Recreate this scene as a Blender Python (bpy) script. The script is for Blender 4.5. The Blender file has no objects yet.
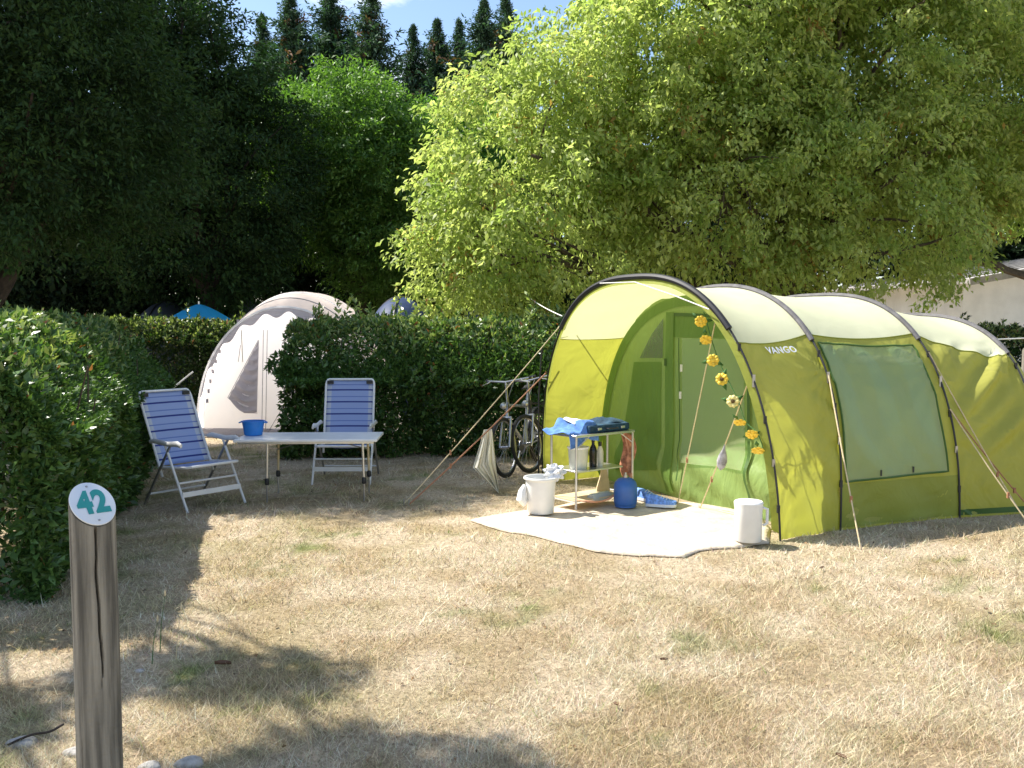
import bpy, math, random
import numpy as np
from mathutils import Vector, Matrix
rnd = random.Random(7); rng = np.random.default_rng(11)
sc = bpy.context.scene; COL = sc.collection
PI = math.pi
# ------------------------------------------------------------------ camera
F = 900.0; EYE = 1.7; TH = math.atan(59/900)
cam = bpy.data.objects.new('camera', bpy.data.cameras.new('camera')); COL.objects.link(cam)
cam.location = (0, 0, EYE); cam.rotation_euler = (PI/2-TH, 0, 0)
cam.data.sensor_width = 36; cam.data.lens = 36*F/1024; cam.data.clip_end = 3000; cam.data.clip_start = .05
sc.camera = cam
def ray(px, py): return Vector(((px-512)/F, math.cos(TH)+(384-py)/F*math.sin(TH), -math.sin(TH)+(384-py)/F*math.cos(TH)))
def G(px, py, z=0):                       # point on the ground seen in the survey photo
    r = ray(px, py); k = (z-EYE)/r.z; return r*k+Vector((0, 0, EYE))
def D(px, py, d):                         # point at distance d
    r = ray(px, py); return r*(d/r.y)+Vector((0, 0, EYE))
def onplane(px, py, p0, n):
    r = ray(px, py); o = Vector((0, 0, EYE)); k = (p0-o).dot(n)/r.dot(n); return o+r*k
# ------------------------------------------------------------------ light
EL = math.radians(51); SX, SY = -.93, .367
sunv = Vector((SX*math.cos(EL), SY*math.cos(EL), math.sin(EL)))
sl = bpy.data.lights.new('sun', 'SUN'); sl.energy = 5.0; sl.angle = math.radians(.53); sl.color = (1, .95, .86)
so = bpy.data.objects.new('sun', sl); COL.objects.link(so); so.rotation_euler = sunv.to_track_quat('Z', 'Y').to_euler()
W = bpy.data.worlds.new('World'); sc.world = W; W.use_nodes = True
nt = W.node_tree; nt.nodes.clear()
sky = nt.nodes.new('ShaderNodeTexSky'); sky.sky_type = 'NISHITA'; sky.sun_disc = False
sky.sun_elevation = EL; sky.sun_rotation = math.atan2(SX, SY); sky.air_density = 1.0; sky.dust_density = .6; sky.ozone_density = 1.5
bg = nt.nodes.new('ShaderNodeBackground'); bg.inputs[1].default_value = .112
ow = nt.nodes.new('ShaderNodeOutputWorld')
tc = nt.nodes.new('ShaderNodeTexCoord'); mp = nt.nodes.new('ShaderNodeMapping'); mp.inputs['Scale'].default_value = (1, 1, 2.6)
nz = nt.nodes.new('ShaderNodeTexNoise'); nz.inputs['Scale'].default_value = 4.2; nz.inputs['Detail'].default_value = 8; nz.inputs['Roughness'].default_value = .62
cr = nt.nodes.new('ShaderNodeValToRGB'); cr.color_ramp.elements[0].position = .52; cr.color_ramp.elements[1].position = .72
mx = nt.nodes.new('ShaderNodeMix'); mx.data_type = 'RGBA'; mx.inputs[7].default_value = (7.5, 7.6, 7.8, 1)
L = nt.links.new
L(tc.outputs['Generated'], mp.inputs[0]); L(mp.outputs[0], nz.inputs['Vector']); L(nz.outputs[0], cr.inputs[0]); L(cr.outputs[0], mx.inputs[0])
L(sky.outputs[0], mx.inputs[6]); L(mx.outputs[2], bg.inputs[0]); L(bg.outputs[0], ow.inputs[0])
sc.view_settings.view_transform = 'Standard'; sc.view_settings.look = 'None'; sc.view_settings.gamma = 1; sc.view_settings.exposure = 1.0
sc.cycles.max_bounces = 8; sc.cycles.diffuse_bounces = 4; sc.cycles.transmission_bounces = 6; sc.cycles.transparent_max_bounces = 8
sc.cycles.use_denoising = True
# ------------------------------------------------------------------ materials
def newmat(name):
    m = bpy.data.materials.new(name); m.use_nodes = True; m.node_tree.nodes.clear()
    o = m.node_tree.nodes.new('ShaderNodeOutputMaterial'); return m, m.node_tree, o
def node(t, typ, **kw):
    n = t.nodes.new(typ)
    for k, v in kw.items():
        if k in n.inputs: n.inputs[k].default_value = v
        else: setattr(n, k, v)
    return n
def mixc(t, fac, a, b):
    m = t.nodes.new('ShaderNodeMix'); m.data_type = 'RGBA'
    for i, v in ((0, fac), (6, a), (7, b)):
        if hasattr(v, 'is_linked') or hasattr(v, 'links'): t.links.new(v, m.inputs[i])
        else: m.inputs[i].default_value = v if i == 0 else (*v[:3], 1)
    return m.outputs[2]
def ramp(t, src, a, b):
    r = t.nodes.new('ShaderNodeValToRGB'); r.color_ramp.elements[0].position = a; r.color_ramp.elements[1].position = b
    t.links.new(src, r.inputs[0]); return r.outputs[0]
def noise(t, scale, detail=4, rough=.55, coord='Object', sc3=None, dist=0):
    c = t.nodes.new('ShaderNodeTexCoord'); n = node(t, 'ShaderNodeTexNoise', Scale=scale, Detail=detail, Roughness=rough, Distortion=dist)
    if sc3:
        m = t.nodes.new('ShaderNodeMapping'); m.inputs['Scale'].default_value = sc3
        t.links.new(c.outputs[coord], m.inputs[0]); t.links.new(m.outputs[0], n.inputs['Vector'])
    else: t.links.new(c.outputs[coord], n.inputs['Vector'])
    return n.outputs[0]
def bumpn(t, h, strength, dist): 
    b = node(t, 'ShaderNodeBump', Strength=strength, Distance=dist); t.links.new(h, b.inputs['Height']); return b.outputs[0]
def M(name, col, rough=.6, metal=0, var=.15, vscale=6, bump=0, bscale=40, spec=.5, sc3=None, coat=0):
    m, t, o = newmat(name); p = node(t, 'ShaderNodeBsdfPrincipled', Roughness=rough, Metallic=metal)
    p.inputs['Specular IOR Level'].default_value = spec; p.inputs['Coat Weight'].default_value = coat
    n = noise(t, vscale, 5, sc3=sc3)
    c = mixc(t, ramp(t, n, .35, .65), tuple(x*(1-var) for x in col), tuple(min(1, x*(1+var)) for x in col))
    t.links.new(c, p.inputs['Base Color'])
    if bump: t.links.new(bumpn(t, noise(t, bscale, 4), 1, bump), p.inputs['Normal'])
    t.links.new(p.outputs[0], o.inputs[0]); return m
def leafmat(name, trans=.45, gloss=.45, tint=(1.15, 1.1, .6)):
    m, t, o = newmat(name)
    a = node(t, 'ShaderNodeAttribute', attribute_name='Col')
    p = node(t, 'ShaderNodeBsdfPrincipled', Roughness=gloss); t.links.new(a.outputs['Color'], p.inputs['Base Color'])
    p.inputs['Specular IOR Level'].default_value = .5
    tr = t.nodes.new('ShaderNodeBsdfTranslucent')
    v = t.nodes.new('ShaderNodeMix'); v.data_type = 'RGBA'; v.blend_type = 'MULTIPLY'; v.inputs[0].default_value = 1
    t.links.new(a.outputs['Color'], v.inputs[6]); v.inputs[7].default_value = (*tint, 1); t.links.new(v.outputs[2], tr.inputs[0])
    ms = node(t, 'ShaderNodeMixShader', Fac=trans); ms.inputs[0].default_value = trans
    t.links.new(p.outputs[0], ms.inputs[1]); t.links.new(tr.outputs[0], ms.inputs[2]); t.links.new(ms.outputs[0], o.inputs[0]); return m
def fabric(name, col, trans=.4, tcol=None, rough=.55, bump=.01, bscale=6, sc3=None, fine=.0006, wave=None):
    m, t, o = newmat(name)
    p = node(t, 'ShaderNodeBsdfPrincipled', Roughness=rough); p.inputs['Specular IOR Level'].default_value = .35
    n = noise(t, 3, 5); c = mixc(t, ramp(t, n, .3, .7), tuple(x*.92 for x in col), tuple(min(1, x*1.06) for x in col)); t.links.new(c, p.inputs['Base Color'])
    tr = t.nodes.new('ShaderNodeBsdfTranslucent'); tr.inputs[0].default_value = (*(tcol or col), 1)
    h = noise(t, bscale, 3, .5, sc3=sc3, dist=.6); b = node(t, 'ShaderNodeBump', Strength=1, Distance=bump); t.links.new(h, b.inputs['Height'])
    b2 = node(t, 'ShaderNodeBump', Strength=.6, Distance=fine); t.links.new(noise(t, 300, 1), b2.inputs['Height']); t.links.new(b.outputs[0], b2.inputs['Normal'])
    t.links.new(b2.outputs[0], p.inputs['Normal']); t.links.new(b.outputs[0], tr.inputs['Normal'])
    ms = t.nodes.new('ShaderNodeMixShader'); ms.inputs[0].default_value = trans
    t.links.new(p.outputs[0], ms.inputs[1]); t.links.new(tr.outputs[0], ms.inputs[2]); t.links.new(ms.outputs[0], o.inputs[0]); return m
def clearish(name, col, alpha, rough=.15):
    m, t, o = newmat(name)
    p = node(t, 'ShaderNodeBsdfPrincipled', Roughness=rough); p.inputs['Base Color'].default_value = (*col, 1); p.inputs['Specular IOR Level'].default_value = .8
    t.links.new(bumpn(t, noise(t, 9, 3, dist=.5), .8, .012), p.inputs['Normal'])
    tp = t.nodes.new('ShaderNodeBsdfTransparent'); tp.inputs[0].default_value = (.75, .95, .8, 1)
    ms = t.nodes.new('ShaderNodeMixShader'); ms.inputs[0].default_value = alpha
    t.links.new(tp.outputs[0], ms.inputs[1]); t.links.new(p.outputs[0], ms.inputs[2]); t.links.new(ms.outputs[0], o.inputs[0]); return m

m_leaf_y = leafmat('maple_leaf', .62, .5, (1.12, 1.14, .85))
m_leaf_g = leafmat('green_leaf', .42, .5, (1.1, 1.2, .5))
m_leaf_d = leafmat('dark_leaf', .22, .85, (1.0, 1.2, .5))
m_leaf_h = leafmat('hedge_leaf', .28, .36, (1.1, 1.2, .5))
m_grass = leafmat('grass_blade', .25, .75, (1, 1, .8))
m_bark = M('bark', (.09, .07, .05), .9, var=.4, vscale=9, bump=.02, bscale=14, sc3=(1, 1, .25))
m_barkd = M('dark_bark', (.045, .035, .028), .95, var=.4, vscale=9, bump=.02, bscale=14)
m_twig = M('twig_wood', (.07, .05, .035), .9, var=.3)
m_side = fabric('lime_fabric', (.44, .43, .09), .36, (.56, .58, .08), bump=.06, bscale=2.6)
m_roof = fabric('pale_lime_fabric', (.86, .86, .62), .36, (.80, .82, .42), bump=.006, bscale=4)
m_door = fabric('green_fabric', (.20, .33, .07), .35, (.25, .40, .08), bump=.02, bscale=4, sc3=(2, 2, .7))
m_doorl = fabric('light_green_fabric', (.30, .42, .13), .3, (.3, .44, .13), bump=.03, bscale=4, sc3=(2, 2, .8))
m_trim = fabric('dark_green_trim', (.07, .14, .03), .1, bump=.004)
m_skirt = fabric('olive_skirt', (.30, .33, .05), .2, (.3, .34, .05), bump=.012, bscale=6)
m_black = M('black_plastic', (.02, .02, .022), .5, var=.2)
m_sleeve = M('grey_sleeve_fabric', (.11, .105, .11), .7, var=.25, vscale=12, bump=.003)
m_curtain = fabric('green_curtain', (.46, .52, .24), .4, (.56, .60, .28), bump=.06, bscale=3, sc3=(2.4, 2.4, .8))
m_window = clearish('clear_film', (.52, .56, .30), .36, .32)
m_mesh = clearish('mesh_film', (.12, .13, .10), .6, .5)
m_mat = M('cream_groundsheet', (.60, .505, .385), .85, var=.14, vscale=5, bump=.03, bscale=7)
m_white = M('white_plastic', (.78, .78, .76), .35, var=.04, vscale=8)
m_whitem = M('white_enamel', (.74, .74, .73), .35, var=.05)
m_alu = M('aluminium', (.62, .62, .62), .32, .9, var=.08)
m_steel = M('steel', (.42, .42, .43), .3, .9, var=.15)
m_rope = M('cream_rope', (.62, .5, .3), .8, var=.15, vscale=60)
m_ropew = M('white_rope', (.75, .74, .68), .8, var=.1, vscale=60)
m_ropeo = M('orange_brown_cord', (.36, .17, .09), .8, var=.15, vscale=60)
m_blueb = M('blue_plastic', (.02, .20, .62), .4, var=.08)
m_gas = M('gas_bottle_paint', (.035, .13, .42), .38, var=.08)
m_towel = M('blue_towel', (.10, .22, .52), .95, var=.35, vscale=14, bump=.004, bscale=120)
m_towelp = M('pale_towel', (.50, .60, .74), .95, var=.25, vscale=14, bump=.004, bscale=120)
m_navy = M('dark_blue_cloth', (.012, .05, .09), .8, var=.4, vscale=14, bump=.004)
m_orangec = M('orange_checked_cloth', (.50, .22, .12), .9, var=.45, vscale=22)
m_hose = M('orange_hose', (.62, .30, .18), .5, var=.08)
m_glassd = M('dark_glass', (.012, .01, .008), .12, var=.1)
m_card = M('light_wood_board', (.62, .50, .30), .7, var=.12, vscale=10)
m_shoe = M('blue_shoe_fabric', (.16, .32, .80), .7, var=.35, vscale=40)
m_shoew = M('shoe_sole', (.70, .74, .80), .6, var=.08)
m_yellow = M('yellow_petals', (.85, .60, .06), .6, var=.15, vscale=40)
m_yellow2 = M('pale_yellow_petals', (.85, .75, .30), .6, var=.15, vscale=40)
m_fcen = M('flower_centre', (.12, .07, .015), .8, var=.3)
m_vine = M('green_garland_cord', (.05, .14, .03), .8)
m_beige = fabric('beige_canvas', (.74, .62, .55), .75, (1, .95, .94), bump=.02, bscale=3)
m_offw = fabric('white_canvas', (.95, .94, .97), .6, (1, 1, 1), bump=.02, bscale=3)
m_grey = fabric('grey_curtain', (.40, .39, .43), .35, (.5, .48, .53), bump=.03, bscale=5, sc3=(.8, .8, 3.5))
m_tyre = M('tyre_rubber', (.02, .02, .02), .8, var=.2)
m_bikes = M('silver_bike_paint', (.45, .46, .48), .3, .6, var=.1)
m_bikeb = M('black_bike_paint', (.03, .03, .035), .25, .2, var=.1)
m_wall = M('white_render', (.80, .82, .84), .9, var=.08, vscale=2, bump=.004)
m_roofc = M('grey_roof_sheet', (.34, .32, .31), .8, var=.25, vscale=4)
m_wood = M('weathered_post_wood', (.20, .18, .145), .85, var=.55, vscale=45, bump=.004, bscale=60, sc3=(1, 1, .05))
m_dgrey = fabric('dark_grey_canvas', (.08, .09, .12), .15, bump=.02, bscale=3)
m_bluet = fabric('slate_blue_canvas', (.035, .06, .14), .2, bump=.02, bscale=3)
m_par = fabric('bright_blue_canvas', (.04, .45, .95), .5, (.05, .6, 1), bump=.01, bscale=3)
m_teal = M('teal_paint', (.02, .28, .26), .5, var=.05)
m_sign = M('sign_white', (.72, .74, .76), .35, var=.03)
m_dark = M('crack_dark', (.01, .008, .006), .95)
m_stone = M('pale_stone', (.36, .34, .31), .9, var=.25, vscale=30, bump=.01, bscale=40)
m_deadleaf = M('dead_leaf', (.14, .07, .035), .8, var=.3)
m_bag = M('white_film_bag', (.72, .73, .76), .3, var=.08, bump=.02, bscale=20)
# chair cloth: blue with stripes running across
def chaircloth():
    m, t, o = newmat('blue_striped_mesh_cloth'); p = node(t, 'ShaderNodeBsdfPrincipled', Roughness=.8)
    a = node(t, 'ShaderNodeAttribute', attribute_name='UVW'); s = t.nodes.new('ShaderNodeSeparateXYZ'); t.links.new(a.outputs['Vector'], s.inputs[0])
    def stripe(src, mul, lo, hi):
        x = t.nodes.new('ShaderNodeMath'); x.operation = 'MULTIPLY'; x.inputs[1].default_value = mul; t.links.new(src, x.inputs[0])
        f = t.nodes.new('ShaderNodeMath'); f.operation = 'FRACT'; t.links.new(x.outputs[0], f.inputs[0])
        g = t.nodes.new('ShaderNodeMath'); g.operation = 'COMPARE'; g.inputs[1].default_value = (lo+hi)/2; g.inputs[2].default_value = (hi-lo)/2; t.links.new(f.outputs[0], g.inputs[0]); return g.outputs[0]
    e = t.nodes.new('ShaderNodeMath'); e.operation = 'COMPARE'; e.inputs[1].default_value = .5; e.inputs[2].default_value = .40; t.links.new(s.outputs[0], e.inputs[0])
    c = mixc(t, e.outputs[0], (.62, .66, .74), (.40, .50, .78))
    c = mixc(t, stripe(s.outputs[1], 5.2, .35, .47), c, (.03, .05, .28))
    c = mixc(t, stripe(s.outputs[1], 5.2, .80, .88), c, (.20, .28, .62))
    t.links.new(c, p.inputs['Base Color']); t.links.new(bumpn(t, noise(t, 150, 1), .5, .001), p.inputs['Normal'])
    tr = t.nodes.new('ShaderNodeBsdfTranslucent'); t.links.new(c, tr.inputs[0])
    ms = t.nodes.new('ShaderNodeMixShader'); ms.inputs[0].default_value = .3
    t.links.new(p.outputs[0], ms.inputs[1]); t.links.new(tr.outputs[0], ms.inputs[2]); t.links.new(ms.outputs[0], o.inputs[0]); return m
m_chair = chaircloth()
def stripecloth():
    m, t, o = newmat('cream_striped_cloth'); p = node(t, 'ShaderNodeBsdfPrincipled', Roughness=.9)
    a = node(t, 'ShaderNodeAttribute', attribute_name='UVW'); w = node(t, 'ShaderNodeTexWave', Scale=1.6, Distortion=1.5); t.links.new(a.outputs['Vector'], w.inputs['Vector'])
    c = mixc(t, ramp(t, w.outputs['Fac'], .4, .8), (.86, .82, .68), (.55, .52, .38)); t.links.new(c, p.inputs['Base Color'])
    t.links.new(p.outputs[0], o.inputs[0]); return m
m_stripe = stripecloth()
# ground material: vertex colours for patches of soil, straw and green, with fine noise
def groundmat():
    m, t, o = newmat('dry_lawn'); p = node(t, 'ShaderNodeBsdfPrincipled', Roughness=.95); p.inputs['Specular IOR Level'].default_value = .15
    a = node(t, 'ShaderNodeAttribute', attribute_name='Col')
    n = noise(t, 34, 9, .82); c1 = mixc(t, ramp(t, n, .36, .66), (.45, .41, .36), (1.3, 1.3, 1.25))
    v = t.nodes.new('ShaderNodeMix'); v.data_type = 'RGBA'; v.blend_type = 'MULTIPLY'; v.inputs[0].default_value = 1
    t.links.new(a.outputs['Color'], v.inputs[6]); t.links.new(c1, v.inputs[7]); t.links.new(v.outputs[2], p.inputs['Base Color'])
    t.links.new(bumpn(t, noise(t, 45, 8, .75), 1, .03), p.inputs['Normal']); t.links.new(p.outputs[0], o.inputs[0]); return m
m_ground = groundmat()

# ------------------------------------------------------------------ mesh building
def mesh_np(name, V, Fc, mat, col=None, smooth=False, uvw=None):
    V = np.asarray(V, np.float32); me = bpy.data.meshes.new(name)
    Fc = np.asarray(Fc, np.int32); n, k = Fc.shape
    me.vertices.add(len(V)); me.vertices.foreach_set('co', V.ravel())
    me.loops.add(n*k); me.loops.foreach_set('vertex_index', Fc.ravel())
    me.polygons.add(n); me.polygons.foreach_set('loop_start', np.arange(0, n*k, k, dtype=np.int32)); me.polygons.foreach_set('loop_total', np.full(n, k, np.int32))
    if smooth: me.polygons.foreach_set('use_smooth', np.ones(n, bool))
    me.update(calc_edges=True)
    if col is not None:
        c = np.ones((len(V), 4), np.float32); c[:, :3] = col; at = me.color_attributes.new('Col', 'FLOAT_COLOR', 'POINT'); at.data.foreach_set('color', c.ravel())
    if uvw is not None:
        at = me.attributes.new('UVW', 'FLOAT_VECTOR', 'POINT'); at.data.foreach_set('vector', np.asarray(uvw, np.float32).ravel())
    me.materials.append(mat); return me
def link(name, me, parent=None, loc=None):
    o = bpy.data.objects.new(name, me); COL.objects.link(o)
    if parent: o.parent = parent
    if loc is not None: o.location = loc
    return o
def tag(o, label=None, cat=None, group=None, kind=None):
    if label: o['label'] = label
    if cat: o['category'] = cat
    if group: o['group'] = group
    if kind: o['kind'] = kind
    return o
def thing(name, label, cat, loc=(0, 0, 0), rz=0, group=None):
    o = bpy.data.objects.new(name, None); COL.objects.link(o); o.location = loc; o.rotation_euler = (0, 0, rz); o.empty_display_size = .2
    return tag(o, label, cat, group)
class MB:
    def __init__(s): s.v = []; s.f = []; s.mi = []; s.uv = {}; s.cur = 0
    def add(s, vs, fs):
        b = len(s.v); s.v += [tuple(v) for v in vs]; s.f += [[i+b for i in f] for f in fs]; s.mi += [s.cur]*len(fs); return b
    def box(s, c, sz, rot=None, ch=0):
        x, y, z = sz[0]/2, sz[1]/2, sz[2]/2; R = rot or Matrix.Identity(3)
        vs = [R @ Vector((a*x, b*y, d*z))+Vector(c) for a in (-1, 1) for b in (-1, 1) for d in (-1, 1)]
        s.add(vs, [(0, 1, 3, 2), (4, 6, 7, 5), (0, 4, 5, 1), (2, 3, 7, 6), (0, 2, 6, 4), (1, 5, 7, 3)]); return s
    def tube(s, pts, r, n=8, cap=True, closed=False, flat=1.0):
        pts = [Vector(p) for p in pts]; m = len(pts); rs = r if isinstance(r, (list, tuple)) else [r]*m
        vs = []; up = None
        for i, p in enumerate(pts):
            if closed: t = pts[(i+1) % m]-pts[i-1]
            else: t = pts[min(i+1, m-1)]-pts[max(i-1, 0)]
            t.normalize()
            if up is None:
                a = Vector((0, 0, 1)) if abs(t.z) < .9 else Vector((1, 0, 0)); up = t.cross(a).normalized()
            else: up = (up-t*up.dot(t)); up.normalize()
            w = t.cross(up)
            for k in range(n):
                an = 2*PI*k/n; vs.append(p+(up*math.cos(an)+w*math.sin(an)*flat)*rs[i])
        fs = []
        for i in range(m if closed else m-1):
            j = (i+1) % m
            for k in range(n): fs.append((i*n+k, i*n+(k+1) % n, j*n+(k+1) % n, j*n+k))
        if cap and not closed: fs += [tuple(range(n))[::-1], tuple((m-1)*n+k for k in range(n))]
        s.add(vs, fs); return s
    def lathe(s, prof, c=(0, 0, 0), n=24, R=None, sx=1, sy=1):
        vs = []; c = Vector(c)
        for r, z in prof:
            for k in range(n):
                a = 2*PI*k/n; v = Vector((r*math.cos(a)*sx, r*math.sin(a)*sy, z)); vs.append((R @ v if R else v)+c)
        fs = [(i*n+k, i*n+(k+1) % n, (i+1)*n+(k+1) % n, (i+1)*n+k) for i in range(len(prof)-1) for k in range(n)]
        if prof[0][0] > 1e-4: fs.append(tuple(range(n))[::-1])
        if prof[-1][0] > 1e-4: fs.append(tuple((len(prof)-1)*n+k for k in range(n)))
        s.add(vs, fs); return s
    def grid(s, fn, nu, nv):
        vs = [fn(i/nu, j/nv) for j in range(nv+1) for i in range(nu+1)]
        s.add(vs, [(j*(nu+1)+i, j*(nu+1)+i+1, (j+1)*(nu+1)+i+1, (j+1)*(nu+1)+i) for j in range(nv) for i in range(nu)]); return s
    def build(s, name, mat, parent=None, smooth=True, uvw=None, bevel=0, solid=0, loc=None):
        me = bpy.data.meshes.new(name); me.from_pydata([tuple(v) for v in s.v], [], s.f); me.update()
        mats = mat if isinstance(mat, (list, tuple)) else [mat]
        for m in mats: me.materials.append(m)
        me.polygons.foreach_set('material_index', s.mi)
        if uvw is not None:
            at = me.attributes.new('UVW', 'FLOAT_VECTOR', 'POINT'); at.data.foreach_set('vector', np.asarray(uvw, np.float32).ravel())
        if smooth:
            me.polygons.foreach_set('use_smooth', [True]*len(me.polygons)); me.set_sharp_from_angle(angle=math.radians(42))
        o = link(name, me, parent, loc)
        if bevel: b = o.modifiers.new('b', 'BEVEL'); b.width = bevel; b.segments = 2; b.limit_method = 'ANGLE'
        if solid: b = o.modifiers.new('s', 'SOLIDIFY'); b.thickness = solid; b.offset = 0
        return o
# value noise
_H = rng.random((256, 256))
def vn(x, y, s):
    x = np.asarray(x)*s+37.3; y = np.asarray(y)*s+91.7; xi = np.floor(x).astype(int); yi = np.floor(y).astype(int); fx = x-xi; fy = y-yi
    fx = fx*fx*(3-2*fx); fy = fy*fy*(3-2*fy); g = lambda a, b: _H[a % 256, b % 256]
    return (g(xi, yi)*(1-fx)+g(xi+1, yi)*fx)*(1-fy)+(g(xi, yi+1)*(1-fx)+g(xi+1, yi+1)*fx)*fy
def fbm(x, y, s, o=4):
    r = 0; a = .5; t = 0
    for i in range(o): r = r+a*vn(x, y, s*2**i); t += a; a *= .55
    return r/t
# ------------------------------------------------------------------ ground
def gheight(x, y):
    x = np.asarray(x, float); y = np.asarray(y, float)
    near = np.exp(-((np.maximum(np.abs(x)-14, 0))**2+np.maximum(np.abs(y-8)-12, 0)**2)/60)
    return near*((fbm(x, y, 1.1, 4)-.5)*.05)-.005
def gcolour(x, y):
    s = np.array([.70, .58, .43]); so_ = np.array([.54, .43, .28]); gr = np.array([.20, .26, .07]); ol = np.array([.38, .32, .15])
    a = np.clip((fbm(x, y, 3.0, 5)-.45)*4.5, 0, 1)[:, None]; b = np.clip((fbm(x+50, y+9, 2.8, 6)-.50)*6, 0, 1)[:, None]
    g = (np.clip((fbm(x+13, y+77, 1.9, 6)-.60)*6, 0, 1)*np.clip((fbm(x+3, y+7, 9, 3)-.35)*3, 0, 1))[:, None]
    sh = np.clip(1-(x+4.2)/2.6, 0, 1)[:, None]*np.clip((y-3)/2, 0, 1)[:, None]*.5    # greener beside the hedge
    c = s*(1-a)+so_*a; c = c*(1-.38*b)+ol*.38*b; g = np.clip(g+sh*b, 0, .85); return c*(1-g)+gr*g
def axis(fine0, fine1, step, far):
    a = list(np.arange(fine0, fine1+1e-6, step)); d = step
    while a[-1] < far: d *= 1.35; a.append(a[-1]+d)
    d = step
    while a[0] > -far: d *= 1.35; a.insert(0, a[0]-d)
    return np.array(a)
gx = axis(-9, 9, .09, 600); gy = axis(1.5, 17, .09, 600)
X, Y = np.meshgrid(gx, gy); xs = X.ravel(); ys = Y.ravel()
V = np.stack([xs, ys, gheight(xs, ys)], 1); nx, ny = len(gx), len(gy)
I = (np.arange(ny-1)[:, None]*nx+np.arange(nx-1)[None]).ravel()
gr_o = link('ground', mesh_np('ground', V, np.stack([I, I+1, I+nx+1, I+nx], 1), m_ground, gcolour(xs, ys)*.92, True)); tag(gr_o, kind='structure', label='dry straw coloured campsite lawn')
# tent footprint & mat, kept free of grass
MATPX = [(468, 520), (492, 515), (530, 509), (575, 503), (640, 502), (690, 504), (752, 512), (772, 530), (770, 543), (742, 548), (702, 551), (684, 557), (640, 556), (598, 552), (566, 545), (520, 533), (488, 526)]
matpoly = [G(*p) for p in MATPX]
def inpoly(x, y, poly):
    r = np.zeros(len(x), bool); n = len(poly)
    for i in range(n):
        x1, y1 = poly[i][0], poly[i][1]; x2, y2 = poly[i-1][0], poly[i-1][1]
        c = ((y1 > y) != (y2 > y)) & (x < (x2-x1)*(y-y1)/(y2-y1+1e-12)+x1); r ^= c
    return r
tentpoly = [(.42, 9.66), (2.14, 7.1), (2.72, 7.45), (3.95, 7.95), (4.8, 8.1), (7, 9.4), (5, 12), (1.4, 10.2)]
def grass():
    N = 430000
    px = rng.uniform(-260, 1284, N); py = 325+ (rng.uniform(0, 1, N)**.85)*470+88
    r = np.stack([(px-512)/F, math.cos(TH)+(384-py)/F*math.sin(TH), -math.sin(TH)+(384-py)/F*math.cos(TH)], 1)
    k = -EYE/r[:, 2]; x = r[:, 0]*k; y = r[:, 1]*k
    x += rng.normal(0, .05, N); y += rng.normal(0, .05, N)
    ok = ~inpoly(x, y, matpoly) & ~inpoly(x, y, tentpoly) & (y > 2.2) & (y < 16.5)
    dens = fbm(x, y, 2.2, 4); ok &= rng.random(N) < .35+1.3*(dens-.3)
    x, y, dens = x[ok], y[ok], dens[ok]; n = len(x)
    c = gcolour(x, y); z = gheight(x, y)
    green = (c[:, 1] > c[:, 0]*.92)
    h = rng.uniform(.012, .040, n)*(1+.8*green)*(.6+dens)*(1+.02*y); tall = rng.random(n) < .003; h[tall] *= 2.6
    w = np.maximum(.0017, y/F*.62)*rng.uniform(.7, 1.5, n)
    an = rng.uniform(0, 2*PI, n); le = rng.uniform(.2, 2.0, n)*h; la = rng.uniform(0, 2*PI, n)
    b = np.stack([x, y, z], 1); d = np.stack([np.cos(an)*w/2, np.sin(an)*w/2, np.zeros(n)], 1)
    tip = b+np.stack([np.cos(la)*le, np.sin(la)*le, h], 1)
    V = np.stack([b-d, b+d, tip], 1).reshape(-1, 3)
    v = rng.uniform(.40, 1.5, (n, 1)); hue = rng.normal(0, .05, (n, 3)); cc = np.clip(c*v*1.06+hue*c, 0.01, .8)
    gi = rng.random(n) < .025; cc[gi] = np.array([.20, .27, .07])*v[gi]
    return mesh_np('grass', V, np.arange(3*n).reshape(n, 3), m_grass, np.repeat(cc, 3, 0))
tag(link('grass', grass()), kind='stuff', label='short dry straw coloured grass with a few green tufts')

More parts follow.
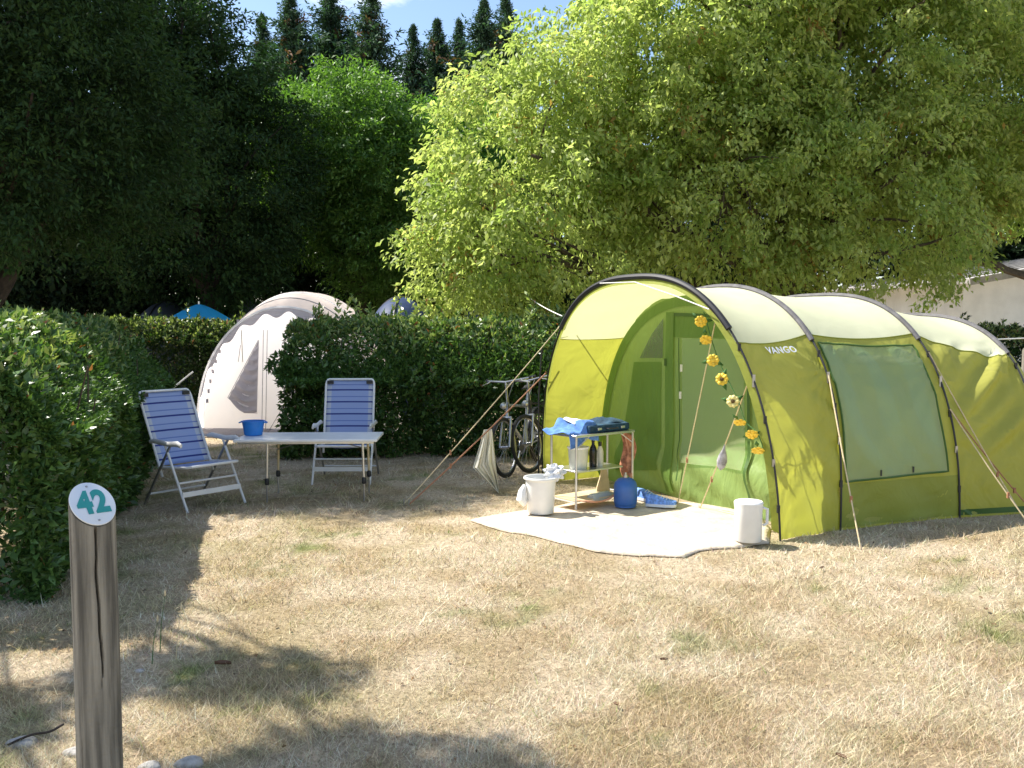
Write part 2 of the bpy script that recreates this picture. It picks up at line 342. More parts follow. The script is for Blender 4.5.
# ------------------------------------------------------------------ foliage
def leaves(P, dirs, size, cols, wr=.42, name='crown', mat=None, nup=.5, parent=None):
    n = len(P); d = dirs/np.linalg.norm(dirs, axis=1, keepdims=True)
    nr = rng.normal(0, 1, (n, 3)); nr[:, 2] = np.abs(nr[:, 2])+nup
    s = np.cross(d, nr); s /= np.linalg.norm(s, axis=1, keepdims=True)+1e-9; up = np.cross(s, d)
    L_ = size[:, None]; Wd = L_*wr*rng.uniform(.8, 1.2, (n, 1))
    a = P; tip = P+d*L_-up*L_*.12; mid = P+d*L_*.45
    V = np.stack([a, mid+s*Wd*.5+up*L_*.08, tip, mid-s*Wd*.5+up*L_*.08], 1).reshape(-1, 3)
    Fc = np.arange(4*n).reshape(n, 4)
    return mesh_np(name, V, Fc, mat, np.repeat(cols, 4, 0))
def crown_mesh(blobs, ncl, nper, cr_, lsize, c1, c2, mat, droop=.6, spray=.5, autumn=0, wr=.45, shell=.55, name='crown', flatn=.5, clump=.8):
    w = np.array([b[3]*b[4]+b[4]*b[5]+b[3]*b[5] for b in blobs]); w = w/w.sum(); bi = rng.choice(len(blobs), ncl, p=w); B = np.array([b[:6] for b in blobs])[bi]
    u = rng.normal(0, 1, (ncl, 3)); u /= np.linalg.norm(u, axis=1, keepdims=True)
    rr = shell+(1.0-shell)*rng.random((ncl, 1))**.6
    lump = .80+.34*fbm(u[:, 0]*3+bi*7.1, u[:, 2]*3+u[:, 1]*2.3, clump, 3)[:, None]
    C = B[:, :3]+u*B[:, 3:6]*rr*lump
    ok = C[:, 2] > .6; C = C[ok]; u = u[ok]; ncl = len(C)
    ax = u*np.array([1, 1, .5])+np.array([0, 0, -droop])+rng.normal(0, .35, (ncl, 3)); ax /= np.linalg.norm(ax, axis=1, keepdims=True)
    N = ncl*nper; ci = np.repeat(np.arange(ncl), nper); t = rng.random(N)
    P = C[ci]+ax[ci]*(t[:, None]*spray)+rng.normal(0, 1, (N, 3))*cr_*(np.array([1, 1, .6]))*(1-.55*t[:, None])
    dr = ax[ci]*.8+rng.normal(0, .75, (N, 3)); dr[:, 2] -= droop*.6
    mixv = np.clip(rng.normal(.5, .22, ncl)[ci]+rng.normal(0, .18, N), 0, 1)[:, None]
    c = np.array(c1)*(1-mixv)+np.array(c2)*mixv; c = c*rng.uniform(.75, 1.25, (N, 1))
    if autumn:
        clust = (rng.random(ncl) < autumn*2.2)[ci]; au = (rng.random(N) < np.where(clust, .35, autumn*.35)); c[au] = np.array([.42, .29, .08])*rng.uniform(.6, 1.2, (au.sum(), 1))
    return leaves(P, dr, lsize*rng.uniform(.6, 1.25, N), c, wr, name, mat, flatn), C
def limb(mb, a, b, r0, r1, seg=6, wob=.12, n=8):
    a = Vector(a); b = Vector(b); L_ = (b-a).length; pts = []; o1 = Vector((rnd.uniform(-1, 1), rnd.uniform(-1, 1), rnd.uniform(-.3, .6)))*wob*L_
    for i in range(seg+1):
        t = i/seg; pts.append(a.lerp(b, t)+o1*math.sin(t*PI)+Vector((rnd.uniform(-1, 1), rnd.uniform(-1, 1), 0))*.012*L_*(0 < i < seg))
    mb.tube(pts, [r0+(r1-r0)*(i/seg)**.8 for i in range(seg+1)], n)
    return pts
def tree(name, label, base, blobs, ncl, nper, cr_, ls, c1, c2, mat, r=.2, group=None, bark=None, fork=None, twigs=0, **kw):
    t = thing(name, label, 'tree', base, group=group); bx, by = base[0], base[1]
    bl = [(b[0]-bx, b[1]-by, b[2], b[3], b[4], b[5]) for b in blobs]
    me, C = crown_mesh(bl, ncl, nper, cr_, ls, c1, c2, mat, **kw); link('crown', me, t)
    mb = MB(); fz = fork or min(b[2] for b in bl)*.55; top = max(b[2] for b in bl)
    lean = Vector((sum(b[0] for b in bl)/len(bl)*.25, sum(b[1] for b in bl)/len(bl)*.25, fz))
    mb.tube([(0, 0, -.15), (0, 0, .05), lean*.15, lean*.5, lean], [r*1.5, r*1.25, r*1.02, r*.92, r*.85], 12)
    for b in bl:
        p = limb(mb, lean, Vector(b[:3])+Vector((0, 0, b[5]*.2)), r*.6, r*.14, 8, .1)
        for _ in range(4):
            q = C[rnd.randrange(len(C))]
            k = rnd.randrange(2, 7); tgt = Vector(b[:3])+Vector((rnd.uniform(-.8, .8)*b[3], rnd.uniform(-.8, .8)*b[4], rnd.uniform(-.5, .8)*b[5])); limb(mb, p[k], tgt, r*.22, r*.05, 6, .15, 5)
    for _ in range(twigs):
        q = Vector(C[rnd.randrange(len(C))]); b = min(bl, key=lambda b: (Vector(b[:3])-q).length); o_ = Vector(b[:3])
        limb(mb, o_.lerp(q, .25), q+(q-o_)*.08, r*.11, r*.025, 7, .12, 5)
    mb.build('trunk', bark or m_bark, t); return t
YG1, YG2 = (.25, .36, .08), (.54, .61, .21)
tree('maple_tree', 'large yellow-green drooping tree right behind the green tunnel tent', (4.9, 15.2, 0),
     [(.3, 14.3, 3.9, 1.7, 1.6, 2.3), (1.9, 14.6, 5.3, 1.9, 1.8, 1.9), (3.3, 14.8, 6.6, 2.3, 2.1, 2.6), (5.6, 15, 6.4, 2.7, 2.2, 3.0), (3.4, 14.2, 4.2, 2.2, 1.5, 2.0), (5.5, 14.2, 4.1, 2.0, 1.5, 1.9), (5.2, 14.9, 8.6, 2.8, 2.2, 2.2), (8.0, 15.0, 6.2, 2.1, 2.0, 2.6), (-.6, 14.0, 2.9, .9, .9, 1.0)],
     3300, 84, .17, .104, YG1, YG2, m_leaf_y, r=.22, twigs=70, droop=.7, spray=.55, autumn=.015, fork=2.2)
tree('leafy_tree', 'darker green leafy tree at the right edge in front of the white building', (10.6, 16.6, 0),
     [(9.8, 16.2, 6.1, 2.2, 2, 2.6), (12, 16.8, 6.0, 2.4, 2, 2.7), (10.2, 16, 4.4, 1.7, 1.5, 1.15), (10.5, 16.8, 8.3, 2.8, 2.2, 2), (7.35, 15.6, 2.85, .65, .6, .5)],
     1300, 80, .17, .10, (.21, .33, .075), (.42, .53, .16), m_leaf_y, r=.2, droop=.6, spray=.5, autumn=.015, fork=2.2)
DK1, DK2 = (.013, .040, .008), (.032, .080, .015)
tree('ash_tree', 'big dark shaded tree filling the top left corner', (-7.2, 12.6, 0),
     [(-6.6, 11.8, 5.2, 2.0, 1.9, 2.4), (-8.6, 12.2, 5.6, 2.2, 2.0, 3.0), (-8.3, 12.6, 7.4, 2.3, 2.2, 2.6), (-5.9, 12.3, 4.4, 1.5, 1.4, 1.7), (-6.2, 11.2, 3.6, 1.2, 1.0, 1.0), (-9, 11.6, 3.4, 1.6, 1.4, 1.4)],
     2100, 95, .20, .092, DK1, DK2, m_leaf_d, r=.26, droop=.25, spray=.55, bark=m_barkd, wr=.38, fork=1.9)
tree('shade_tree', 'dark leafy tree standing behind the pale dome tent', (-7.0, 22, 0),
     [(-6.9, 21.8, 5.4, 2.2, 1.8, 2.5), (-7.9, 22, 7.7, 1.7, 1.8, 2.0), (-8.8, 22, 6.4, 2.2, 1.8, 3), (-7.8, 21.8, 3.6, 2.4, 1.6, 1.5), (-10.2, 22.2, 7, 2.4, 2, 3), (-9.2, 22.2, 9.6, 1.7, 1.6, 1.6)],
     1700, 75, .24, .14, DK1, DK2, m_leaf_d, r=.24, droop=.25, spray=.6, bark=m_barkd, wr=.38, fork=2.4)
tree('locust_tree', 'bright green feathery tree between the dark tree and the yellow-green one', (-4.2, 25, 0),
     [(-4.8, 24.6, 6.3, 1.9, 1.8, 1.9), (-3.4, 24.8, 5.3, 1.7, 1.8, 2.1), (-5.9, 25, 5.8, 1.6, 1.8, 2.2), (-4.4, 25, 7.3, 1.5, 1.4, 1.3), (-3.4, 24.6, 3.9, 1.5, 1.5, 1.5), (-2.9, 25, 6.2, 1.0, 1.2, 1.2)],
     1350, 75, .22, .15, (.08, .18, .035), (.20, .35, .08), m_leaf_g, r=.2, droop=.15, spray=.7, wr=.32, fork=2.6)
tree('locust_tree', 'small bright green tree top peeping left of the yellow-green tree', (-1.4, 29, 0),
     [(-1.9, 29, 6.9, 1.7, 1.6, 1.9), (-.6, 29, 6.3, 1.6, 1.6, 2.4), (-1.4, 28.6, 4.6, 1.8, 1.5, 2)],
     600, 60, .25, .17, (.05, .15, .02), (.11, .26, .035), m_leaf_g, r=.18, droop=.15, spray=.7, wr=.32, fork=2.6)
# tree left of the frame, whose shade falls on the near lawn and the post
def sh(gx_, gy_, z, r, ry): return (gx_-.1+SX*z/math.tan(EL), gy_+SY*z/math.tan(EL), z, r, ry, .3)
tree('roadside_tree', 'tree just outside the left edge that shades the near lawn', (-5.6, 6.6, 0),
     [sh(-.45, 3.25, 6.0, .62, .20), sh(-1.40, 4.30, 5.6, .5, .16), sh(-2.55, 3.7, 5.4, .5, .35), sh(-.40, 2.13, 4.6, .55, .42), sh(-2.85, 8.7, 5.8, .5, .45), sh(-3.3, 9.9, 6.2, .9, .8), sh(-2.1, 10.7, 6.6, .75, .35), sh(-1.5, 10.8, 6.8, .5, .35)],
     900, 46, .10, .10, DK1, (.06, .12, .03), m_leaf_d, r=.10, droop=.2, spray=.22, fork=3.0)
# dark wood behind
bgt = [(-13.5, 27, 9), (-10.5, 29, 10), (-7.5, 31, 9.5), (-4.6, 31.5, 8), (-1.8, 33, 7.5), (1.2, 31, 8), (4.5, 30, 9), (-15.5, 21, 9), (8.5, 29, 9), (13, 27, 9), (17, 25, 8), (-17.5, 31, 9), (-12.5, 24, 8)]
for i, (x, y, h) in enumerate(bgt):
    side = ['far left in the row', 'second from the left end', 'behind the dark tree and its trunk', 'straight behind the pale dome tent', 'under the row of conifer tops', 'hidden low behind the hanging branches', 'behind the middle of the yellow-green tree', 'nearest the left edge', 'behind the large tree over the tent roof', 'behind the white building roof', 'at the right edge past the building', 'farthest left of the back row', 'just left of the big shaded tree'][i]
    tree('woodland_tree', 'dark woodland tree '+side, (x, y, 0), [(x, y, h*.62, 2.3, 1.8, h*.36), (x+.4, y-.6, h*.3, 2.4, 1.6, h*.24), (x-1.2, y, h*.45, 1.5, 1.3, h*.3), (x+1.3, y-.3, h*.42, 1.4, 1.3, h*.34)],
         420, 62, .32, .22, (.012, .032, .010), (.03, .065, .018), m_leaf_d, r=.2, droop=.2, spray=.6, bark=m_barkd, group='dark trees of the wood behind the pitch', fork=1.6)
# conifers
def conifer_mesh(h, r, nb):
    t = .40+.60*rng.random(nb); t[:6] = .995; z0 = h*t; Lb = 2.5*r*(1-t)**.95*rng.uniform(.35, 1.3, nb)*(.75+.5*(rng.random(nb) < .25))+.03; an = rng.uniform(0, 2*PI, nb); up = rng.normal(.05, .22, nb)
    q = 42; k = np.tile(np.linspace(.1, 1, q), nb); R_ = lambda a: np.repeat(a, q)
    rad = R_(Lb)*k; z = R_(z0)+rad*R_(up)+.12*rad**2; jit = rng.normal(0, 1, (nb*q, 3))*(.05+.10*R_(Lb)*(1-k))[:, None]*1.2
    P = np.stack([np.cos(R_(an))*rad, np.sin(R_(an))*rad, z], 1)+jit
    d = np.stack([np.cos(R_(an)), np.sin(R_(an)), rng.normal(0, .5, nb*q)], 1)+rng.normal(0, .7, (nb*q, 3)); n = nb*q
    c = np.array([.04, .085, .045])*rng.uniform(.5, 1.7, (n, 1)); br = R_(rng.random(nb)) < .05; c[br] = np.array([.16, .09, .05])
    return leaves(P, d, rng.uniform(.10, .26, n)*(.5+.7*np.minimum(R_(Lb), 1.6)), c, .30, 'crown', m_leaf_d, .3)
cm = [conifer_mesh(17, 2.6, 760), conifer_mesh(17, 2.1, 640)]
tm = MB().tube([(0, 0, -.2), (0, 0, 8), (0, 0, 16.6)], [.28, .16, .03], 8)
def cproto(me):
    t = thing('conifer_tree', 'x', 'tree'); link('crown', me, t); return t
p0 = cproto(cm[0]); tr0 = tm.build('trunk', m_barkd, p0)
p1 = cproto(cm[1]); tr1 = tr0.copy(); COL.objects.link(tr1); tr1.parent = p1
cl = [(290, -8, 42, 0, 'leftmost conifer, its tip at the left end of the sky gap'), (331, -16, 44, 0, 'second conifer from the left, with a broad pointed top'), (371, -18, 42, 1, 'tall conifer with a brown patch, third from the left'),
      (413, 26, 46, 1, 'short conifer tip right of the brown patched one'), (437, 20, 48, 0, 'small spire-topped conifer in the middle of the sky gap'), (459, 20, 47, 1, 'narrow conifer just right of the small spire'),
      (484, 0, 44, 0, 'dark tall conifer at the right end of the sky gap'), (506, -6, 46, 1, 'conifer top nearly touching the yellow-green tree'), (262, 16, 44, 1, 'conifer half hidden by the dark tree'), (352, 34, 50, 1, 'low conifer filling the gap between two taller ones')]
for i, (px, py, d, k, lab) in enumerate(cl):
    src = (p0, p1)[k]; used = src['label'] != 'x'
    if used:
        o = src.copy(); COL.objects.link(o)
        for ch in list(src.children): c = ch.copy(); COL.objects.link(c); c.parent = o
    else: o = src
    p = D(px, py, d); s = p.z/17
    o.location = (p.x, p.y, 0); o.scale = (s*rnd.uniform(.9, 1.1), s, s); o.rotation_euler = (0, 0, i*1.3); tag(o, lab, 'tree', 'conifers against the sky')
# ------------------------------------------------------------------ hedges
def hedge(label, a, b, thick, h, n, ls, c1, c2, bottom=.0, side=1, top_n=.25, rd=.35, ends=(.4, .15), rag=1.0):
    """a-b is the foot of the visible face, the body lies to 'side'"""
    a = Vector((*a, 0)); b = Vector((*b, 0)); L_ = (b-a).length; u = (b-a).normalized(); nrm = Vector((-u.y, u.x, 0))*side
    t = thing('hedge', label, 'hedge', a)
    N = n; s = rng.uniform(-.05, 1.05, N)*L_; k = rng.random(N)
    face = k < .58; topm = (k >= .58) & (k < .86); endm = (k >= .86)&(k<.93); inn = k >= .93
    z = rng.uniform(bottom, h, N); dpt = rng.random(N)*thick
    lump = (fbm(s+a.x, z*1.2, 2.0, 4)-.5)*.75*rag
    dpt[face] = -lump[face]*1.0+np.abs(rng.normal(0, .10, face.sum()))+np.clip((.5-z[face])*.35, 0, .3)
    z[topm] = h+(fbm(s[topm], dpt[topm], 2.2, 3)-.5)*.28-np.abs(rng.normal(0, .07, topm.sum()))
    prof_ = h-rd*np.clip(1-dpt/(rd*1.15), 0, 1)**2*1.0
    zt_ = prof_+(fbm(s, dpt, 2.2, 3)-.5)*.28; z = np.where(topm, zt_-np.abs(rng.normal(0, .06, N)), np.minimum(z, prof_))
    shift = np.clip((z-(h-rd))/rd, 0, 1)**2*rd*1.15; dpt = np.where(face, dpt+shift*.55, dpt)
    rs = rng.random(N) < .5
    s = np.where(endm, np.where(rs, -.02*L_+np.abs(rng.normal(0, .1, N)), L_+.0-np.abs(rng.normal(0, .1, N)))+(fbm(dpt, z, 2.0, 3)-.5)*.9*rag, s)
    s = np.clip(s, -ends[0], L_+ends[1])
    # sprigs standing above the top
    ns = int(L_*22*rag); sp_s = rng.uniform(0, L_, ns); sp_d = rng.uniform(-.05, thick, ns); q = 26
    sh_ = rng.uniform(.05, .32, ns)*rag**.5*(rng.random(ns)**1.5+.35); ss = np.repeat(sp_s, q); sd = np.repeat(sp_d, q); tt = np.tile(np.linspace(0, 1, q), ns)
    lx = np.repeat(rng.normal(0, .25, ns), q); ly = np.repeat(rng.normal(0, .25, ns), q); hh = np.repeat(sh_, q)
    S = np.concatenate([s, ss+lx*hh*tt]); Dp = np.concatenate([dpt, sd+ly*hh*tt]); Z = np.concatenate([z, h-.05-rd*np.clip(1-sd/(rd*1.15), 0, 1)**2+hh*tt])
    P = np.stack([u.x*S+nrm.x*Dp, u.y*S+nrm.y*Dp, Z], 1); m = len(P)
    out = np.zeros((m, 3)); out[:N][face] = -np.array(nrm)*.7; out[:, 2] += .45; out[N:, 2] += .6
    d = out+rng.normal(0, .7, (m, 3))
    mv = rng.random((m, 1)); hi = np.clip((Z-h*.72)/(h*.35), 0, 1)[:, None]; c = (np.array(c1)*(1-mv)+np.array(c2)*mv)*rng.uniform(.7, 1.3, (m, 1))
    sunlit = (rng.random(m) < .6*hi[:, 0]); c[sunlit] = np.array([.30, .37, .13])*rng.uniform(.7, 1.3, (sunlit.sum(), 1))  # paler leaves towards the top: sunlight put into the leaf colour
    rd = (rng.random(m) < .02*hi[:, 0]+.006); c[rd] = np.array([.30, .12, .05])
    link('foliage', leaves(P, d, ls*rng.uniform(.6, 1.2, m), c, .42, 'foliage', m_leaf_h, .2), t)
    mb = MB()
    for i in range(int(L_*5)):
        x0 = rnd.uniform(0, L_); y0 = rnd.uniform(.25, thick-.2)
        for j in range(4):
            p0_ = u*x0+nrm*y0+Vector((0, 0, -.03)); p1_ = u*(x0+rnd.uniform(-.3, .3))+nrm*(y0+rnd.uniform(-.35, .35))+Vector((0, 0, h*rnd.uniform(.6, .97)))
            limb(mb, p0_, p1_, .014, .005, 5, .06, 5)
    mb.build('stems', m_twig, t); return t
HG1, HG2 = (.045, .105, .025), (.13, .23, .06)
hedge('long dark green hedge along the left edge, its top lit by the sun', (-2.85, 5.6), (-4.2, 10.9), 1.7, 1.74, 110000, .080, HG1, HG2, side=1, rd=.75, rag=.62, ends=(.15, .15))
hedge('clipped dark green hedge behind the table, bicycles and green tent', (-2.7, 11.35), (2.1, 11.7), 1.4, 1.72, 80000, .088, HG1, HG2, side=1, rd=.75, rag=1.5)
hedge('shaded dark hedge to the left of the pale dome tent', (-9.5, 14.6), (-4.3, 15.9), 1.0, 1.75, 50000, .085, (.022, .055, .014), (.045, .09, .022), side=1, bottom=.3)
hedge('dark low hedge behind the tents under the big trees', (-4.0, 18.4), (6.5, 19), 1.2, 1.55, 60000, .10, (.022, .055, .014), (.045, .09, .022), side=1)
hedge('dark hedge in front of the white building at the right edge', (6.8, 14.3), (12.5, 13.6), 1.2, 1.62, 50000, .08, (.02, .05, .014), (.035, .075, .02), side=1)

# ------------------------------------------------------------------ green tunnel tent
AR = [[1.231, 8.359, .982, 1.59, 2.128, .766, .944, .142], [2.004, 8.764, 1.098, 1.56, 2.061, .90, .68, -.01], [3.186, 9.345, 1.094, 1.66, 1.992, .70, .90, .05], [3.988, 9.451, 1.103, 1.568, 1.791, .736, .795, -.226]]
def arch(i, t):
    cx, cy, an, w, H, a, b, l = AR[i]; c = math.cos(t); s = max(0, math.sin(t))
    xx = w*math.copysign(abs(c)**a, c); zz = H*s**b; ln = l*zz/H
    return Vector((cx+math.cos(an)*xx-math.sin(an)*ln, cy-math.sin(an)*xx-math.cos(an)*ln, zz))
def section(i, s, t, off=0, fold=True):
    A, B = arch(i, t), arch(i+1, t); p = A.lerp(B, s)
    e = .004; q = arch(i, min(PI, t+e)).lerp(arch(i+1, min(PI, t+e)), s); q0 = arch(i, max(0, t-e)).lerp(arch(i+1, max(0, t-e)), s)
    n = (q-q0).cross(B-A); n.normalize()
    cen = Vector(((AR[i][0]+AR[i+1][0])/2, (AR[i][1]+AR[i+1][1])/2, .6))
    if n.dot(p-cen) < 0: n = -n
    k = 4*s*(1-s); sag = -.045*k*math.sin(t)**.5
    f = 0
    if fold:
        z = p.z
        if i == 2 and t < PI/2:     # raking folds falling from the rear pole
            ph = (1-s)*9+z*13; m = max(0, min(1, (z-.45)/.3))*max(0, min(1, (1.60-z)/.15)); f = .075*((1-abs(math.sin(ph*.5)))**1.6*.7+.25*math.sin(ph*1.9+1+s*3))*m*k**.5
        elif i == 0 and t < PI/2:
            m = max(0, min(1, (z-.1)/.3))*max(0, min(1, (1.60-z)/.2)); ph = z*17+s*5+math.sin(s*7); f = .012*(math.sin(ph)+.5*math.sin(ph*2.1))*m*s
            f += .012*math.sin((s*2.2+z*1.2)*6)*max(0, min(1, (.8-z)/.6))*k**.5
        elif i == 1 and t < PI/2:
            f = .012*math.sin(s*13+z*7)*k**.5*max(0, min(1, (1.6-z)/.3))
        else: f = .008*math.sin(t*21+s*6)*k**.5
        if t < PI/2 and z < 1.6:      # creases pulled from the clips and guy points
            for s0, z0, am in ((0, 1.35, .010), (1, 1.30, .012), (0, .12, .010), (1, .12, .010)) if i < 2 else ((1, 1.52, .020), (0, .1, .012), (0, 1.2, .010)):
                dx = (s-s0)*1.2; dz = z-z0; r_ = math.hypot(dx, dz); f += am*math.sin(math.atan2(dz, dx)*15+i)*math.exp(-r_/.45)*min(1, r_/.12)*min(1, (1.6-z)/.1)*min(1, k*5)
    return p+n*(sag+f+off)
tent = thing('tunnel_tent', 'lime green tunnel tent with four arches and a pale roof', 'tent', (2.6, 9.0, 0))
TO = Vector((2.6, 9.0, 0))
def seamz(i, s): return 1.62-.02*math.sin(PI*s)-(.23*s if i == 2 else 0)-(.06*(1-s) if i == 0 else 0)
def zt(i, s, z, right=True):   # t on the camera side (t<pi/2) for height z
    lo, hi = 0, PI/2
    for _ in range(26):
        mi = (lo+hi)/2
        if arch(i, mi).lerp(arch(i+1, mi), s).z < z: lo = mi
        else: hi = mi
    return lo if right else PI-lo
names = ['front_canopy', 'middle_section', 'rear_section']
for i in range(3):
    for part in ('roof_panel', 'near', 'far'):
        mb = MB(); nu = 44; nv = 46
        for j in range(nv+1):
            for k in range(nu+1):
                s = k/nu
                tn = zt(i, s, seamz(i, s)); tf = PI-tn
                v = j/nv
                t = tn+(tf-tn)*v if part == 'roof_panel' else (tn*v if part == 'near' else tf+(PI-tf)*v)
                mb.v.append(tuple(section(i, s, t)-TO))
        for j in range(nv):
            for k in range(nu): a = j*(nu+1)+k; mb.f.append([a, a+1, a+nu+2, a+nu+1]); mb.mi.append(0)
        o = mb.build('roof_panel' if part == 'roof_panel' else 'side_panel', m_roof if part == 'roof_panel' else m_side, tent)
        if part == 'roof_panel':
            for sd_ in (0, 1): MB().tube([section(i, k/30, abs(sd_*PI-zt(i, k/30, seamz(i, k/30))), .004)-TO for k in range(31)], .0045, 5).build('seam', m_skirt, o)
        if i == 2 and part == 'near': o['label'] = 'rear side panel with slanting creases'
# skirt along the near side
for i in (1, 2):
    mb = MB(); mb.grid(lambda u, v: section(i, u, zt(i, u, .02+v*(.36 if i == 1 else .05)), .006)-TO, 40, 8); mb.build('skirt', m_skirt if i == 1 else m_trim, tent)
# rear end closing the tunnel
mb = MB(); c4 = Vector((AR[3][0], AR[3][1], 0)); axd = Vector((math.sin(AR[3][2]), math.cos(AR[3][2]), 0))
def rear(u, v):
    p = arch(3, PI*u); q = c4+axd*1.1+(Vector((p.x, p.y, 0))-c4)*.72; q.z = 0
    k = v; r = p.lerp(Vector((q.x, q.y, 0)), k); r.z = p.z*(1-k**2.2); return r-TO
mb.grid(rear, 40, 16).build('rear_panel', m_side, tent)
# window of the middle section: curtain behind a clear film
def winfn(off):
    def f(u, v):
        s = .045+.865*u; z1 = 1.545-.03*u; z0 = .40+.02*u
        return section(1, s, zt(1, s, z0+(z1-z0)*v), off)-TO
    return f
_w = winfn(.008); MB().grid(lambda u, v: _w(u, v)+Vector((.3, -.6, .1)).normalized()*(.012*math.sin(u*17+v*9+2*math.sin(v*5))*math.sin(PI*u)**.5*math.sin(PI*v)**.5-.010), 60, 40).build('window_curtain', m_curtain, tent)
w_o = MB().grid(winfn(.016), 24, 24).build('window', m_window, tent)
mb = MB()
fr = []
wf = winfn(.018)
for a in range(21): fr.append(wf(a/20, 0))
for a in range(1, 21): fr.append(wf(1, a/20))
for a in range(1, 21): fr.append(wf(1-a/20, 1))
for a in range(1, 20): fr.append(wf(0, 1-a/20))
mb.tube(fr, .009, 6, closed=True, cap=False).build('window_frame', m_trim, w_o)
for u in (.33, .66):
    p = wf(u, .04); MB().box(p, (.012, .012, .05)).build('toggle', m_black, w_o)
# poles, sleeves, clips
for i in range(4):
    cx, cy = AR[i][0], AR[i][1]; cen = Vector((cx, cy, .7))
    def off(t, o, i=i, cen=cen): p = arch(i, t); d = (p-cen); return p+d.normalized()*o-TO
    zs = (1.66, 1.56, 1.56, 1.42)[i]; t0 = [t for t in np.linspace(0, PI/2, 400) if arch(i, t).z > zs][0]
    mb = MB(); mb.tube([off(t0+(PI-2*t0)*k/60, .012) for k in range(61)], .028 if i == 0 else .024, 8).build('pole_sleeve', m_sleeve if i else m_black, tent)
    mb = MB(); mb.tube([off(t0*1.02*k/40, .016) for k in range(41)], .0085, 6); MB().tube([off(PI-t0*1.02*k/40, .016) for k in range(41)], .0085, 6).build('pole', m_black, tent)
    po = mb.build('pole', m_black, tent)
    for k in range(5):
        t = t0*(.12+.19*k); p = off(t, .012); MB().box(p, (.022, .022, .06 if k != 3 else .10)).build('pole_clip', m_steel if k in (1, 3) else m_black, po)
# piping on arch 1 hanging edge strip and outer valance
mb = MB(); mb.grid(lambda u, v: arch(0, .02+(PI-.04)*u)+Vector((-.02, -.012, 0))*v+(Vector((AR[0][0], AR[0][1], .7))-arch(0, .02+(PI-.04)*u)).normalized()*(.055*v)-TO, 60, 2).build('canopy_edge', m_skirt, tent)
# inner door wall at 65 % between the first two arches
def dw(t):
    p = arch(0, t).lerp(arch(1, t), .64); c = Vector(((AR[0][0]+AR[1][0])/2, (AR[0][1]+AR[1][1])/2, 0)); c = arch(0, 0).lerp(arch(1, 0), .64).lerp(arch(0, PI).lerp(arch(1, PI), .64), .5)
    return Vector((c.x+(p.x-c.x)*.955, c.y+(p.y-c.y)*.955, p.z*.955))
dR, dL = dw(0), dw(PI); du = (dR-dL).normalized(); dn = Vector((du.y, -du.x, 0)); dn = dn if dn.y < 0 and dn.dot(Vector((-1, 0, 0))) > 0 else -dn
if dn.dot(Vector((-1, -.2, 0))) < 0: dn = -dn
prof = [dw(PI*k/200) for k in range(201)]
def halfw(z):
    q = [p for p in prof if p.z >= z*.985-.001]
    return (min((p-dL).dot(du) for p in q), max((p-dL).dot(du) for p in q))
Htop = max(p.z for p in prof)-.03
def dpt(x, z, o=0): return dL+du*x+Vector((0, 0, z))+dn*o
def wrinkle(x, z):
    lo = max(0, min(1, (.62-z)/.2)); return .02*math.sin(x*9+z*15)*lo*math.sin(min(1, z/.15)*PI/2)+.045*lo*math.sin(min(1, max(0, z)/.6)*PI)+.012*math.sin(x*5.5+1.3*math.sin(z*2))
mb = MB()
def dfn(u, v):
    z = Htop*v**.9; a, b = halfw(z); a += .012; b -= .012; x = a+(b-a)*u; return dpt(x, z, wrinkle(x, z)*min(1, 6*u, 6*(1-u)))-TO
door = mb.grid(dfn, 90, 70).build('door_wall', m_doorl, tent)
# features on the wall, measured on its plane
def onw(px, py):
    p = onplane(px, py, dL, dn); return ((p-dL).dot(du), p.z)
def strip(name, pts, wd, mat, parent, off=.012, n=24):
    """ribbon following pts (x,z) in the wall plane"""
    mb = MB(); P = [Vector((a, b)) for a, b in pts]; out = []
    for i in range(len(P)-1):
        for k in range(n):
            out.append(P[i].lerp(P[i+1], k/n))
    out.append(P[-1])
    for j, p in enumerate(out):
        t = out[min(j+1, len(out)-1)]-out[max(j-1, 0)]; t.normalize(); nn = Vector((-t.y, t.x))*wd/2
        for q in (p-nn, p+nn): mb.v.append(tuple(dpt(q.x, q.y, off+wrinkle(q.x, q.y))-TO))
    for j in range(len(out)-1): mb.f.append([2*j, 2*j+1, 2*j+3, 2*j+2]); mb.mi.append(0)
    return mb.build(name, mat, parent)
def patch(name, quad, mat, parent, off=.008, nu=16, nv=16):
    q = [Vector(onw(*p)) for p in quad]   # bl br tr tl
    def fn(u, v):
        a = q[0].lerp(q[1], u); b = q[3].lerp(q[2], u); p = a.lerp(b, v); return dpt(p.x, p.y, off+wrinkle(p.x, p.y))-TO
    return MB().grid(fn, nu, nv).build(name, mat, parent)
band = [((p-dL).dot(du), p.z) for p in prof[200:60:-4]]; cb = Vector((1.5, .5))
band = [tuple(Vector(b)+(cb-Vector(b)).normalized()*.055) for b in band]
strip('door_border', band[::-1], .10, m_door, tent, .010, 3)
patch('header_panel', [(672, 337), (752, 338), (735, 316), (672, 314)], m_door, tent, .010)
strip('header_hem', [onw(668, 314), onw(728, 316)], .03, m_trim, tent, .018)
patch('door_window', [(684, 462), (748, 470), (745, 340), (684, 338)], m_window, tent, .016)
strip('door_post_strip', [onw(672, 492), onw(671, 312)], .13, m_door, tent, .020)
strip('zip', [onw(683, 480), onw(682, 338)], .016, m_trim, tent, .030)
strip('zip', [onw(755, 514), onw(752, 480), onw(751, 372)], .035, m_trim, tent, .024)
lw = patch('side_window', [(640, 358), (664, 358), (664, 318), (652, 334)], m_mesh, tent, .016)
patch('side_door_panel', [(618, 470), (662, 470), (662, 362), (634, 362)], m_door, tent, .010)
